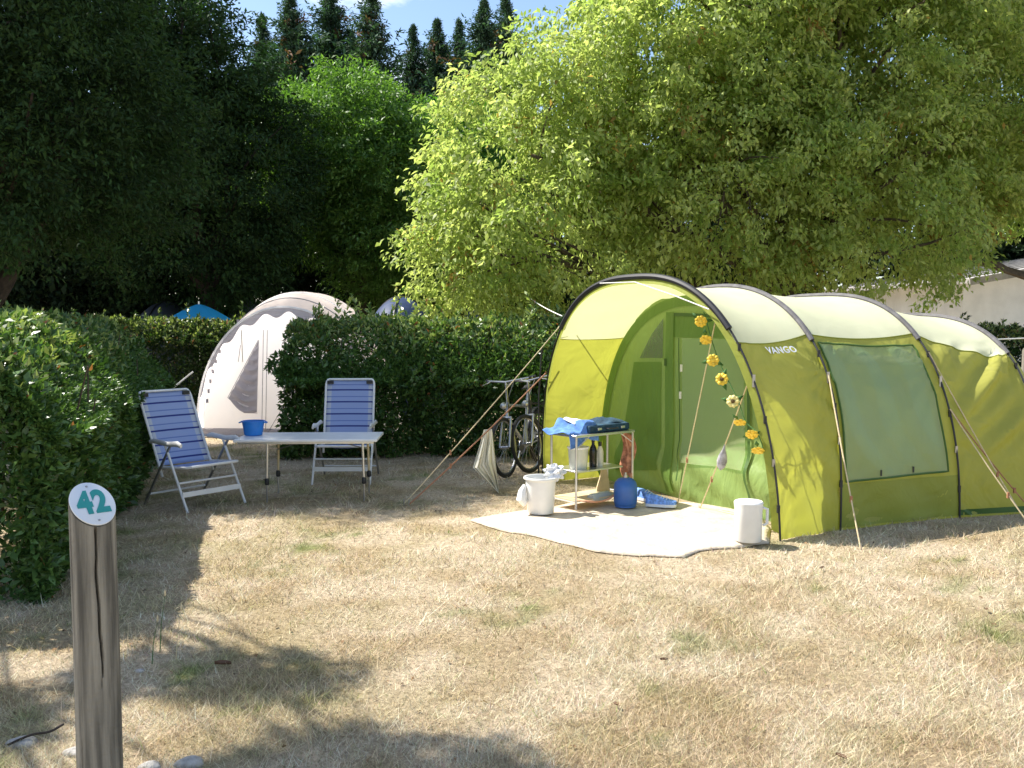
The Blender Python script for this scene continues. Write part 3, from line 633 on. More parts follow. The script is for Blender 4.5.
strip('ground_hem', [onw(640, 505), onw(700, 512), onw(758, 521)], .05, m_trim, tent, .08)
for px_, py_ in ((668, 362), (684, 368), (683, 395)):
    p = onw(px_, py_); MB().box(dpt(p[0], p[1], .035)-TO, (.02, .02, .07)).build('toggle', m_trim if px_ < 680 else m_ropew, tent)
# mark on the canopy side
def textmesh(body, size, bold=.0, extrude=.0005):
    cu = bpy.data.curves.new('t', 'FONT'); cu.body = body; cu.size = size; cu.align_x = 'CENTER'; cu.align_y = 'CENTER'; cu.offset = bold; cu.extrude = extrude; cu.space_character = 1.10
    o = bpy.data.objects.new('t', cu); COL.objects.link(o); dg = bpy.context.evaluated_depsgraph_get(); dg.update()
    me = bpy.data.meshes.new_from_object(o.evaluated_get(dg)); bpy.data.objects.remove(o); return me
def place_text(me, o_, ex, ey, mat, parent, name='lettering', conform=None):
    ez = ex.cross(ey).normalized()
    for v in me.vertices:
        v.co = (o_+ex*v.co.x+ey*v.co.y+ez*v.co.z) if conform is None else conform(v.co)
    me.materials.clear(); me.materials.append(mat); me.update(); return link(name, me, parent)
tm_ = textmesh('VANGO', .085, .002)
def conf(co):
    s = .62+co.x/.87; z = 1.475+co.y; return section(0, s, zt(0, s, z), .006+co.z)-TO
def conf(co):
    s = .56+co.x/.87*1.0; z = 1.50+co.y*.9; return section(0, s, zt(0, s, z), .016+co.z)-TO
place_text(tm_, None, Vector((1, 0, 0)), Vector((0, 1, 0)), m_sign, tent, 'lettering', conf)
# guy lines of the tent, each with peg
def guy(a, b, mat, r=.005, peg=True, sagz=.02):
    a = Vector(a); b = Vector(b); pts = [a.lerp(b, k/10)-Vector((0, 0, sagz*4*(k/10)*(1-k/10))) for k in range(11)]
    o = MB().tube([p-TO for p in pts], r, 6).build('guy_line', mat, tent)
    sl_ = a.lerp(b, .72); MB().box(sl_-TO-Vector((0, 0, sagz*.8)), (.018, .018, .05)).build('runner', m_ropeo, o)
    if peg:
        d = (b-a).normalized(); MB().tube([b-TO+Vector((0, 0, .05)), b-TO+Vector((0, 0, -.08))], .005, 6).build('peg', m_steel, o)
    return o
n1 = Vector((-math.sin(AR[0][2]), -math.cos(AR[0][2]), 0))
def onarch(px, py): return onplane(px, py, Vector((AR[0][0], AR[0][1], 0))+n1*.06, n1)
pg = G(404, 504)
guy(onarch(560, 326), pg, m_rope); guy(onarch(546, 373), pg+Vector((.05, -.02, 0)), m_ropeo, .007)
guy(onarch(716, 318), G(677, 507), m_rope, .005); guyb = guy(onarch(749, 380), G(699, 511), m_rope, .006)
guy(section(1, .0, zt(1, 0, 1.28), .03), G(861, 550), m_rope, .006)
guy(section(2, .0, zt(2, 0, 1.45), .03), G(1026, 522), m_rope, .006); guy(section(2, .0, zt(2, 0, .95), .03), G(1032, 528), m_rope, .006)
guy(section(2, .0, zt(2, 0, .95), .03), G(1040, 520), m_ropeo, .006)
guy(D(562, 316, 9.4), (.25, 14.3, 2.15), m_ropew, .006, peg=False)   # line up to the hedge side
guy(arch(3, 1.0), (6.6, 9.2, 1.62), m_ropew, .007, peg=False, sagz=0)
storm = MB().tube([p-TO for p in [arch(0, 1.75)+n1*.05, arch(0, 1.55)+n1*.06+Vector((0, 0, -.04)), arch(0, 1.3)+n1*.06+Vector((0, 0, -.10)), arch(0, 1.02)+n1*.05]], .006, 6).build('storm_cord', m_ropew, tent)
# ------------------------------------------------------------------ groundsheet in front of the tent
def fan(poly, z0, name, mat, rings=22, sub=6):
    pts = []
    n = len(poly)
    for i in range(n):
        for k in range(sub): q_ = Vector(poly[i]).lerp(Vector(poly[(i+1) % n]), k/sub); pts.append(q_+Vector((.05*(float(vn(q_.x, q_.y, 4))-.5), .07*(float(vn(q_.y, q_.x, 4))-.5), 0)))
    c = sum(pts, Vector())/len(pts); c.z = 0; mb = MB(); m = len(pts)
    for r in range(1, rings+1):
        for p in pts:
            q = c.lerp(p, r/rings); h = float(fbm(np.array([q.x]), np.array([q.y]), 2.4, 3)[0]-.5)*.035+float(vn(np.array([q.x*1.7]), np.array([q.y*.6]), 5)[0]-.5)*.012
            mb.v.append((q.x-c.x, q.y-c.y, float(gheight(q.x, q.y))+z0*(1 if r < rings else .35)+h*(.6 if r < rings else 0)))
    mb.v.append((0, 0, z0+.01)); ci = len(mb.v)-1
    for r in range(rings-1):
        for k in range(m): mb.f.append([r*m+k, (r+1)*m+k, (r+1)*m+(k+1) % m, r*m+(k+1) % m]); mb.mi.append(0)
    for k in range(m): mb.f.append([ci, k, (k+1) % m]); mb.mi.append(0)
    return mb.build(name, mat, loc=(c.x, c.y, 0), solid=.004)
o = fan(matpoly, .022, 'ground_mat', m_mat); tag(o, 'cream woven groundsheet spread on the grass before the green tent', 'mat')
# ------------------------------------------------------------------ numbered post
def post():
    b = D(95, 600, 2.40); t = thing('number_post', 'weathered round wooden post with a slanted top numbered 42', 'post', (b.x, b.y, 0))
    R0 = .0575; zc = 1.215; mb = MB(); n = 120; nz_ = 120; PH = math.radians(44); SL = .86; gx_, gy_ = -math.sin(PH), math.cos(PH); vw = -PI/2+.42
    for j in range(nz_+1):
        for k in range(n):
            a = 2*PI*k/n; x = math.cos(a); y = math.sin(a)
            ztop = zc+(x*gx_+y*gy_)*R0*SL; z = -.2+(ztop+.2)*j/nz_
            ca = vw+.10+.30*max(0, 1.2-z)+.03*math.sin(z*17)+.02*math.sin(z*41); wd = .07*min(1, max(0, (z-.72)/.1))+.002
            dd = abs((a-ca+PI) % (2*PI)-PI); g = max(0, 1-dd/wd)*.024*(1 if z < ztop-.01 else .4)
            for ad, am, fz in ((-.75, .004, 11), (-.3, .0022, 7), (.55, .003, 9), (-1.1, .002, 5), (.9, .0015, 13)):
                c2 = vw+ad+.04*math.sin(z*fz+ad); d2 = abs((a-c2+PI) % (2*PI)-PI); g += max(0, 1-d2/.055)*am*(.5+.5*math.sin(z*5+ad*9))
            r = R0*(1+.012*math.sin(3*a+z)+.008*math.sin(7*a+z*2)+.02*(1.2-z)+.006*math.sin(z*9+a))-g
            mb.v.append((x*r, y*r, z))
    for j in range(nz_):
        for k in range(n): mb.f.append([j*n+k, j*n+(k+1) % n, (j+1)*n+(k+1) % n, (j+1)*n+k]); mb.mi.append(0)
    mb.f.append([nz_*n+k for k in range(n)]); mb.mi.append(0)
    sh_o = mb.build('shaft', m_wood, t)
    ny = Vector((gx_, gy_, SL)).normalized(); nx_ = Vector((gy_, -gx_, 0)); nn = nx_.cross(ny)
    c = Vector((0, 0, zc))+nn*.005; a_, b_ = R0*.99, R0*1.30
    mb = MB(); m = 64
    for dz, sc_ in ((0, 1), (.0025, 1), (.0035, .985)):
        for k in range(m): an = 2*PI*k/m; mb.v.append(tuple(c+nx_*math.cos(an)*a_*sc_+ny*math.sin(an)*b_*sc_+nn*dz))
    for j in range(2):
        for k in range(m): mb.f.append([j*m+k, j*m+(k+1) % m, (j+1)*m+(k+1) % m, (j+1)*m+k]); mb.mi.append(0)
    mb.f.append([2*m+k for k in range(m)]); mb.mi.append(0)
    pl = mb.build('number_plate', m_sign, t)
    me = textmesh('42', .070, .0032, .0003); place_text(me, c+nn*.0045+ny*.000, nx_*1.06, ny*1.5, m_teal, pl, 'digits')
    for s in (1, -1):
        p = c+ny*s*b_*.80+nn*.004; mb = MB(); mb.lathe([(0, .0022), (.0028, .0015), (.0034, 0)], p, 10, Matrix((nx_, ny, nn)).transposed()).build('screw', m_steel, pl)
post()
# ------------------------------------------------------------------ folding chairs
def chair(label, loc, rz, rec=1.0, scl=1.0):
    t = thing('camping_chair', label, 'chair', loc, rz, 'blue striped camping chairs'); w = .27; t.scale = (scl,)*3
    hinge = Vector((0, .20, .36)); bt = Vector((0, .20+.28*rec, 1.065-.05*(rec-1)))
    bd = (bt-hinge)
    def bp(x, k, o=0): p = hinge+bd*k; return Vector((x, p.y+o, p.z))
    # back frame: upside-down U with rounded top corners
    pts = [bp(-w, -.12)]+[bp(-w, .9)]+[bp(-w*math.cos(a)*.12-w*.88, .9+.1*math.sin(a)) for a in (.4, .8, 1.2, 1.57)]+[bp(w*.88+w*.12*math.sin(a), .9+.1*math.cos(a)) for a in (0, .4, .8, 1.2)]+[bp(w, .9), bp(w, -.12)]
    MB().tube(pts, .0125, 8).build('back_frame', m_whitem, t)
    def cloth(f, nu, nv, name):
        mb = MB(); mb.grid(f, nu, nv); uv = [(i/nu, j/nv, 0) for j in range(nv+1) for i in range(nu+1)]
        return mb.build(name, m_chair, t, uvw=uv, solid=.004)
    cloth(lambda u, v: bp((-w+.01)+(2*w-.02)*u, .02+.96*v, .02*math.sin(PI*u)+.01*math.sin(PI*v)), 12, 24, 'backrest')
    for s in (-1, 1): MB().box(bp(s*(w-.05), .955, -.012), (.07, .02, .035)).build('corner_pad', m_black, t)
    MB().tube([(-w, .22, .36), (-w, -.24, .40), (-w+.03, -.27, .405), (w-.03, -.27, .405), (w, -.24, .40), (w, .22, .36)], .0125, 8).build('seat_frame', m_whitem, t)
    cloth(lambda u, v: Vector((-w+.01+(2*w-.02)*u, -.255+.47*v, .402-.042*v-.03*math.sin(PI*u)*math.sin(PI*v))), 12, 12, 'seat')
    for s in (-1, 1):
        x = s*(w+.035); pv = Vector((x, .0, .585))
        MB().tube([pv+Vector((0, .04, 0)), Vector((x, -.30, .0))], .012, 8).build('leg', m_whitem, t)
        MB().tube([pv+Vector((0, -.04, 0)), Vector((x, .42, .0))], .012, 8).build('leg', m_steel, t)
        mb = MB(); mb.tube([(x, .30, .60), (x, .22, .615), (x, 0, .60), (x, -.16, .615), (x, -.22, .60)], [.010, .014, .014, .016, .012], 10, flat=1.7).build('armrest', m_whitem, t)
        MB().tube([(x, .30, .60), bp(s*w, .36)], .008, 6).build('arm_link', m_steel, t)
    xx = w+.035
    MB().tube([(-xx, -.17, .255), (xx, -.17, .255)], .010, 8).build('crossbar', m_whitem, t)
    MB().box((0, -.225, .155), (2*xx, .014, .045)).build('crossbar', m_whitem, t)
    MB().tube([(-xx, .345, .10), (xx, .345, .10)], .010, 8).build('crossbar', m_whitem, t)
    return t
c1_ = G(340, 486); chair('blue striped camping chair facing the viewer behind the white table', (c1_.x, c1_.y+.32, .01), .02, .75, 1.0)
c2_ = G(203, 505); chair('blue striped camping chair reclined at the far left beside the hedge', (c2_.x-.04, c2_.y, .01), math.radians(52), 1.25, 1.0)
# ------------------------------------------------------------------ table
def table():
    A = G(276, 502); B = G(370, 500); bk = G(262, 495); c = (A+B)/2+Vector((-.07, .18, 0))
    t = thing('folding_table', 'white folding camping table with thin legs beside the blue chairs', 'table', (c.x, c.y, 0), math.radians(2)); h = .60
    mb = MB(); mb.box((-.08, 0, h), (1.36, .60, .028)); mb.build('tabletop', m_whitem, t, bevel=.008)
    mb = MB(); mb.box((-.08, 0, h-.022), (1.29, .54, .02)).build('table_rail', m_alu, t)
    for sx in (-1, 1):
        for sy in (-1, 1):
            x = sx*.46; y = sy*.22+(.02 if sx < 0 else -.02)*sy; mb = MB()
            mb.tube([(x-.01*sx, y, h-.03), (x+.0*sx, y, .20)], .012, 8); o = mb.build('leg', m_card if sy > 0 else m_alu, t)
            MB().tube([(x, y, .22), (x, y, .0)], .009, 8).build('foot', m_steel, o)
            MB().lathe([(.016, .17), (.022, .18), (.022, .22), (.014, .235)], (x, y, 0), 10).build('clamp', m_black, o)
    MB().tube([(-.46, .2, .45), (-.12, .0, h-.03)], .006, 6).build('brace', m_steel, t)
    MB().tube([(.46, .2, .45), (.12, .0, h-.03)], .006, 6).build('brace', m_steel, t)
table()
# blue bowl on the table
tb = bpy.data.objects['folding_table']; tr_ = Matrix.Rotation(math.radians(2), 3, 'Z')
p = tb.location+tr_ @ Vector((-.655, .06, .6145)); t = thing('washing_bowl', 'round blue plastic bowl at the left end of the white table', 'bowl', p); t.scale = (.62, .62, .70)
MB().lathe([(.0, .0), (.125, .0), (.14, .01), (.172, .19), (.185, .195), (.185, .205), (.165, .205), (.13, .04), (.0, .03)], n=28).build('bowl', m_blueb, t)
for s in (-1, 1): MB().tube([(s*.18, -.05, .19), (s*.215, -.03, .18), (s*.215, .03, .18), (s*.18, .05, .19)], .01, 6).build('handle', m_blueb, t)
# ------------------------------------------------------------------ pale dome tent
def dome():
    b = G(292, 438); t = thing('dome_tent', 'pale beige and white dome tent with an arched awning behind the table', 'tent', (b.x, b.y, 0), math.radians(-4)); w, H = 1.48, 2.22
    def ar(a, y=0, k=1.0, kz=1.0):   # profile from the left (a=pi) to right
        c, s = math.cos(a), max(0, math.sin(a)); return Vector((w*k*math.copysign(abs(c)**1.03, c), y, H*kz*(s**1.0)))
    # outer shell: awning lip, then the body falling to the back
    def shell(u, v):
        a = PI*u; y = -.35+2.7*v
        k = 1-.10*max(0, v-.2)**1.5*1.2; kz = (1-.115*(1-min(1, v/.35))**1.6) if v < .55 else 1-.55*((v-.55)/.45)**2
        p = ar(a, y, k*(1 if v < .6 else 1-.35*((v-.6)/.4)**2), kz); lo = p.z/H
        p.y += (-.0 if v > .1 else 0)+.42*(1-lo)*(1-v)**3; return p
    MB().grid(shell, 60, 36).build('roof_shell', m_beige, t)
    mb = MB(); mb.grid(lambda u, v: shell(u, .0)+Vector((0, .01, -.01-.10*v*(1+.45*math.sin(u*75)))) , 150, 2).build('scalloped_shade_strip', m_grey, t)  # grey scalloped strip added as the awning's shading on the wall top
    mb = MB(); mb.tube([shell(k/50, .0) for k in range(51)], .016, 8).build('arch_pole', m_offw, t)
    mb = MB(); mb.tube([shell(k/50, .26)+Vector((0, 0, .006)) for k in range(51)], .014, 6).build('ridge_piping', m_offw, t)
    mb = MB(); mb.tube([shell(k/50, .13)+Vector((0, 0, .006)) for k in range(51)], .008, 6).build('ridge_piping', m_grey, t)
    # face wall recessed under the awning, with a gathered curtain window
    def face(u, v):
        z = H*.955*v; ww = w*.955*max(0, 1-(v)**2.0)**.5; x = -ww+2*ww*u; return Vector((x, .10+.12*v+.02*math.sin(x*6+v*2), z))
    MB().grid(face, 50, 40).build('front_wall', m_offw, t)
    def fp(x, z, o): return Vector((x, .10+.12*z/(H*.965)-o+.02*math.sin(x*6+z/H*2), z))
    sx = (13.4)/900
    def W_(px, py):    # face coordinates of a surveyed point
        q = onplane(px, py, b+Vector((0, .15, 0)), Vector((0, -1, 0))); return ((q-b).x, q.z)
    tri = [W_(258, 340), W_(257, 412), W_(243, 411), W_(227, 398)]
    def cur(u, v):     # draped curtain: left edge slanted, right edge straight
        a = Vector(tri[0]).lerp(Vector(tri[3]), v) if True else 0; bb = Vector(tri[0]).lerp(Vector(tri[1]), v); p = a.lerp(bb, u)
        dr = -.10*math.sin(PI*u)*v; return fp(p.x, p.y+dr, .035+.045*math.sin(v*44+u*3.5)*math.sin(PI*min(1, u*.9+.1))*v**.5)
    MB().grid(cur, 20, 70).build('gathered_curtain', m_grey, t)
    for pts in ([(257, 340), (226, 398), (243, 413), (257, 413)], [(266, 330), (266, 436)], [(262, 330), (262, 436)], [(290, 395), (266, 436)], [(238, 345), (236, 362)]):
        q = [W_(*p_) for p_ in pts]; MB().tube([fp(x, z, .02) for x, z in q], .005, 6).build('seam', m_grey, t)
    MB().tube([fp(*W_(246, 330), .3), fp(*W_(241, 362), .03)], .007, 6).build('tie_cord', m_ropew, t)
    for i_ in range(9):
        zz = .55+i_*.15
        k_ = 1-i_*.0; a_ = PI-math.asin(min(1, (zz/H)**(1/.88))); q = ar(a_, 0); MB().box((q.x+.13+.0*i_, .04, zz), (.03, .02, .06)).build('tab', m_grey, t)
    MB().tube([(-w*.99, -.1, 1.0), (-w-.42, -.5, .55), (-w-.8, -.9, .0)], .012, 6).build('guy_line', m_ropew, t)
    mb = MB(); mb.grid(lambda u, v: Vector((-w*.97+w*1.94*u, .09-.02*v, .01+.12*(1-v))), 20, 2).build('mud_flap', m_grey, t)
    return t
dome()
# ------------------------------------------------------------------ kitchen stand and the things on it
fl = G(576, 514); ld = Vector((.786, .618, 0)); KW, KD, KH = .72, .34, .66
ka = math.atan2(ld.y, ld.x); kc = fl+ld*KW/2+Vector((-ld.y, ld.x, 0))*KD/2; kc.z = .04
st = thing('kitchen_stand', 'white metal camping stand with two shelves at the tent entrance', 'shelf', kc, ka)
for sx in (-1, 1):
    for sy in (-1, 1): MB().tube([(sx*KW/2, sy*KD/2, 0), (sx*KW/2, sy*KD/2, KH)], .0105, 8).build('leg', m_alu, st)
MB().box((0, 0, KH), (KW+.03, KD+.03, .022)).build('top_shelf', m_alu, st, bevel=.004)
MB().box((-.06, 0, .335), (KW-.14, KD, .016)).build('middle_shelf', m_alu, st, bevel=.003)
MB().box((-.06, 0, .07), (KW-.14, KD, .010)).build('bottom_shelf', m_card, st)
for sx in (-1, 1):
    MB().tube([(sx*KW/2, -KD/2, .55), (sx*(KW/2-.16), -KD/2, KH-.01)], .005, 6).build('brace', m_alu, st)
    MB().tube([(sx*KW/2, -KD/2, .06), (sx*KW/2, KD/2, .06)], .008, 6).build('rail', m_alu, st)
def kp(x, y, z): return kc+Matrix.Rotation(ka, 3, 'Z') @ Vector((x, y, z))
# gas stove in its dark case
s_ = thing('gas_stove', 'dark blue-black camping stove case lying on the top shelf', 'stove', kp(.08, .0, KH+.012), ka)
MB().box((0, 0, .035), (.52, .30, .07)).build('case', m_navy, s_, bevel=.014)
for x in (-.14, .16): MB().box((x, -.157, .035), (.05, .012, .022)).build('latch', m_alu, s_, bevel=.003)
MB().tube([(-.06, -.155, .035), (-.05, -.185, .035), (.07, -.185, .035), (.08, -.155, .035)], .006, 6).build('handle', m_black, s_)
def drape(name, label, cat, cx, cy, w, d, top, mat, over, seed, rz=0, group=None, amp=.02, dropx=None):
    """cloth lying in loose folds, its front edge hanging over"""
    def fn(u, v):
        x = (u-.5)*w; y = (v-.5)*d; h = top+amp*(1+math.sin(x*26+seed+2*math.sin(y*14)))+amp*.8*math.sin(y*23+seed*2+x*9)
        if dropx is not None: q_ = max(0, min(1, (dropx-x)/.07)); h -= .062*q_*q_*(3-2*q_)
        e = over-(y+d/2); z = h
        if e > 0: z = h-e*.92; y = -d/2+over-.02*math.sin(e/over*PI*.5)+.012*math.sin(x*30+seed)-.01
        ex = abs(x)-w/2+.05
        if ex > 0: z -= ex*.5
        return Vector((x, y, z))
    o = MB().grid(fn, 40, 40).build(name, mat, None, solid=.006); o.location = kp(cx, cy, 0); o.rotation_euler = (0, 0, ka+rz); return tag(o, label, cat, group)
drape('towel', 'crumpled blue towel hanging off the left end of the stand', 'towel', -.22, -.0, .36, .50, KH+.088, m_towel, .15, 1.2, .05, amp=.014, dropx=.03)
drape('towel', 'pale blue towel folded across the middle of the stove case', 'towel', -.15, .02, .16, .42, KH+.112, m_towelp, .17, 2.5, -.25, amp=.010)
drape('cloth', 'dark teal cloth bundled on the right of the stove case', 'cloth', .20, .03, .30, .28, KH+.086, m_navy, .02, 4.1, 0, amp=.016)
# middle shelf: container, two bottles
z2 = .343
s_ = thing('food_container', 'off-white plastic tub on the middle shelf', 'tub', kp(-.20, -.02, z2), ka)
MB().lathe([(0, 0), (.078, 0), (.082, .01), (.094, .185)], n=24).build('tub', m_card if False else M('cream_plastic', (.62, .62, .50), .4), s_)
MB().lathe([(.098, .183), (.102, .19), (.102, .20), (.0, .203)], n=24).build('lid', m_white, s_)
s_ = thing('dark_bottle', 'dark glass bottle standing on the middle shelf beside the tub', 'bottle', kp(-.04, -.05, z2), ka)
MB().lathe([(0, 0), (.034, 0), (.036, .01), (.036, .15), (.030, .18), (.014, .21), (.014, .235)], n=18).build('glass', m_glassd, s_)
MB().lathe([(.016, .232), (.016, .258), (0, .26)], n=14).build('cap', m_black, s_)
s_ = thing('pale_bottle', 'cream bottle with a dark cap on the middle shelf', 'bottle', kp(.05, -.05, z2), ka)
MB().lathe([(0, 0), (.030, 0), (.032, .01), (.032, .14), (.022, .17), (.014, .19)], n=18).build('glass', M('cream_bottle', (.66, .64, .48), .3), s_)
MB().lathe([(.016, .188), (.016, .225), (0, .227)], n=14).build('cap', m_black, s_)
# lying clear bottle beneath, board, hose, orange cloth
s_ = thing('lying_bottle', 'silvery clear plastic bottle lying under the stand', 'bottle', kp(.0, -.12, .07), ka+.1)
MB().lathe([(0, -.15), (.04, -.15), (.045, -.13), (.042, -.06), (.046, 0), (.042, .06), (.045, .09), (.016, .14), (.016, .17)], n=18, R=Matrix.Rotation(PI/2, 3, 'Y')).build('body', clearish('clear_plastic', (.55, .6, .62), .75, .08), s_)
MB().lathe([(.018, .165), (.018, .185), (0, .186)], n=12, R=Matrix.Rotation(PI/2, 3, 'Y')).build('cap', m_white, s_)
bq = MB(); bp_ = [(-.09, 0), (.10, 0), (.10, .14), (.085, .27), (.05, .30), (0, .18), (-.06, .08)]
bq.v = [(x, y, z) for y in (-.006, .006) for x, z in bp_]; k_ = len(bp_); bq.f = [list(range(k_))[::-1], list(range(k_, 2*k_))]+[[i, (i+1) % k_, k_+(i+1) % k_, k_+i] for i in range(k_)]; bq.mi = [0]*len(bq.f)
o = bq.build('cutting_board', m_card, None, smooth=False); o.location = kp(.19, .06, .04); o.rotation_euler = (-.18, 0, ka); tag(o, 'pale wooden board leaning under the stand near the gas bottle', 'board')
hs = [G(556, 497, .10), kp(-.30, -.24, .08), kp(-.1, -.25, .06), kp(.1, -.22, .10), kp(.27, -.19, .17), kp(.36, -.16, .27), kp(.39, -.10, .42), kp(.38, -.05, .6)]
def smoothp(P, n=8):
    P = [Vector(p) for p in P]; out = []
    for i in range(len(P)-1):
        p0_, p1_, p2_, p3_ = P[max(i-1, 0)], P[i], P[i+1], P[min(i+2, len(P)-1)]
        for k in range(n):
            t = k/n; out.append(.5*((2*p1_)+(p2_-p0_)*t+(2*p0_-5*p1_+4*p2_-p3_)*t*t+(3*p1_-p0_-3*p2_+p3_)*t**3))
    return out+[P[-1]]
tag(MB().tube(smoothp(hs), .009, 8).build('gas_hose', m_hose), 'orange gas hose looping below the stand shelves', 'hose')
def hang(u, v): return kp(.385+.02*math.sin(u*9+v*3)+.03*math.sin(v*6), -.15+.17*u*(1-.35*v), .60-.40*v+.03*math.sin(u*PI))
o = MB().grid(lambda u, v: hang(u, v), 16, 24).build('cloth', m_orangec, None, solid=.004); tag(o, 'orange checked cloth hanging from the right end of the stand', 'cloth')
# gas bottle
p = G(627, 512); s_ = thing('gas_bottle', 'blue rounded gas bottle standing on the mat', 'gas bottle', (p.x, p.y+.12, .035))
MB().lathe([(0, 0), (.085, 0), (.10, .01), (.108, .04), (.108, .18), (.098, .22), (.07, .25), (.03, .262), (0, .263)], n=32).build('cylinder', m_gas, s_)
MB().lathe([(.022, .258), (.022, .285), (.012, .287), (.012, .31), (0, .311)], n=16).build('valve', m_steel, s_)
MB().lathe([(.092, 0), (.098, -.005), (.098, .012)], n=32).build('foot_ring', m_gas, s_)
# shoes
def shoe(loc, rz, lab):
    s_ = thing('shoe', lab, 'shoe', loc, rz, 'blue sports shoes by the tent door')
    def sec(k):  # k 0 heel .. 1 toe
        x = -.14+.28*k; wd = .036+.012*math.sin(PI*k)*1.2+(.006 if k > .6 else 0); wd *= (1 if k < .9 else (1-((k-.9)/.1)**2*.5)); wd *= (1 if k > .08 else .75+.25*k/.08); return x, wd
    def up(u, v):
        k = v; x, wd = sec(k); a = PI*u; h = .085 if k < .35 else .085-.05*((k-.35)/.65)**.8
        return Vector((x, wd*math.cos(a), .022+h*max(0, math.sin(a))**.7))
    MB().grid(up, 14, 22).build('upper', m_shoe, s_)
    mb = MB(); out = [sec(k/16) for k in range(17)]
    P_ = [(x, w_*1.08) for x, w_ in out]+[(x, -w_*1.08) for x, w_ in out[::-1]]; n_ = len(P_)
    mb.v = [(x, y, z) for z in (0, .026) for x, y in P_]; mb.f = [list(range(n_))[::-1], list(range(n_, 2*n_))]+[[i, (i+1) % n_, n_+(i+1) % n_, n_+i] for i in range(n_)]; mb.mi = [0]*len(mb.f)
    mb.build('sole', m_shoew, s_)
    for k in range(4): x = -.0+.025*k; MB().tube([(x, -.03, .085-.008*k), (x+.005, 0, .104-.010*k), (x, .03, .085-.008*k)], .004, 5).build('lace', m_shoew, s_)
p = G(647, 504); shoe((p.x, p.y, .035), math.radians(-48), 'blue sports shoe next to the gas bottle'); p = G(661, 510); shoe((p.x, p.y, .035), math.radians(-14), 'blue sports shoe nearest the tent door')
# white bucket with rim and bag
p = G(541, 518); s_ = thing('white_bucket', 'tall white plastic bucket left of the kitchen stand', 'bucket', (p.x, p.y+.1, .03))
MB().lathe([(0, 0), (.112, 0), (.118, .008), (.136, .30), (.152, .302), (.156, .312), (.152, .322), (.134, .322), (.112, .02), (0, .015)], n=36).build('body', m_white, s_)
MB().tube([(-.14, -.03, .25), (-.165, -.05, .20), (-.17, -.06, .13), (-.15, -.05, .10), (-.125, -.03, .12)], [.02, .035, .05, .04, .02], 8).build('hanging_rag', m_white, s_)
def bag(seed):
    def f(u, v):
        a = 2*PI*u; b_ = PI*v; r = .075*(1+.25*math.sin(5*a+seed)*math.sin(b_)+.2*math.sin(9*b_+3*a)); return Vector((r*math.sin(b_)*math.cos(a)*1.1, r*math.sin(b_)*math.sin(a), r*math.cos(b_)*.9))
    return f
o = MB().grid(bag(1), 36, 24).build('crumpled_bag', m_bag, None); q = G(554, 478, .35); o.location = (s_.location.x+.12, s_.location.y+.02, .385); tag(o, 'crumpled white film bag resting on the bucket rim', 'bag')
# white canister on the right
p = G(751, 547); s_ = thing('white_canister', 'white plastic canister at the right corner of the mat', 'canister', (p.x, p.y+.09, .03))
MB().lathe([(0, 0), (.098, 0), (.104, .008), (.106, .26), (.110, .275), (.112, .30), (.104, .31), (0, .315)], n=36).build('body', m_white, s_)
MB().tube([(.105, -.02, .26), (.14, -.02, .25), (.14, -.02, .14), (.107, -.02, .12)], .012, 8).build('handle', m_white, s_)
# black prop pole with spike left of stand
p = G(542, 482); tag(MB().tube([Vector((0, 0, -.05)), Vector((-.0, 0, .9)), Vector((.03, 0, 1.45))], .009, 8).build('tent_prop', m_black, None, loc=(p.x-.04, p.y-.1, 0)), 'thin black upright rod between the bicycles and the stand', 'rod')
# straw/cane pieces lying by bucket
p = G(528, 492); tag(MB().tube([(-.16, -.12, .02), (.14, .16, .06)], .007, 6).build('cane', m_card, None, loc=(p.x, p.y, 0)), 'thin cane lying on the grass behind the white bucket', 'cane')
# ------------------------------------------------------------------ flower garland along the right arch edge
gl = thing('flower_garland', 'garland of yellow artificial flowers hanging down the right side of the entrance', 'garland', onarch(709, 322)); GO = gl.location
fp_ = [(706, 321, .5), (711, 339, .9), (718, 360, .2), (727, 379, .0), (738, 401, .1), (745, 421, 1.2), (757, 433, .9), (763, 449, 1.1)]
cordp = [onarch(708, 312)+n1*.05]+[onarch(a+3, b)+n1*.03 for a, b, _ in fp_]
MB().tube([q-GO for q in smoothp(cordp, 6)], .004, 5).build('cord', m_vine, gl)
for i, (a, b, tilt) in enumerate(fp_):
    q = onarch(a, b)+n1*.06-GO
    Rm = (Vector((-.25, -1, .15))).to_track_quat('Z', 'Y').to_matrix() @ Matrix.Rotation(tilt*.9, 3, 'X') @ Matrix.Rotation(i*.7, 3, 'Z')
    mb = MB(); R_ = .053
    for k in range(9):
        an = 2*PI*k/9; M2 = Rm @ Matrix.Rotation(an, 3, 'Z'); pr = [(.12, .010), (.5, .016), (.85, .015), (1.0, .004)]
        vs = [M2 @ Vector((R_*x, s*w_, .010*math.sin(x*2)+(.004 if k % 2 else 0)))+q for x, w_ in pr for s in (-1, 1)]; mb.add(vs, [(2*j, 2*j+2, 2*j+3, 2*j+1) for j in range(3)])
    fo = mb.build('flower', m_yellow2 if i == 4 else m_yellow, gl, solid=.001)
    MB().lathe([(.018, .0), (.016, .012), (0, .018)], q, 12, Rm).build('flower_centre', m_fcen if i in (3, 4) else m_yellow, fo)
    for k in range(2):
        M2 = Rm @ Matrix.Rotation(2.4*k+i, 3, 'Z'); vs = [M2 @ Vector(v_)+q for v_ in ((.02, 0, -.01), (.06, .018, -.012), (.10, 0, -.02), (.06, -.018, -.012))]
        m3 = MB(); m3.add(vs, [(0, 1, 2, 3)]); m3.build('leaf', m_vine, gl, solid=.001)
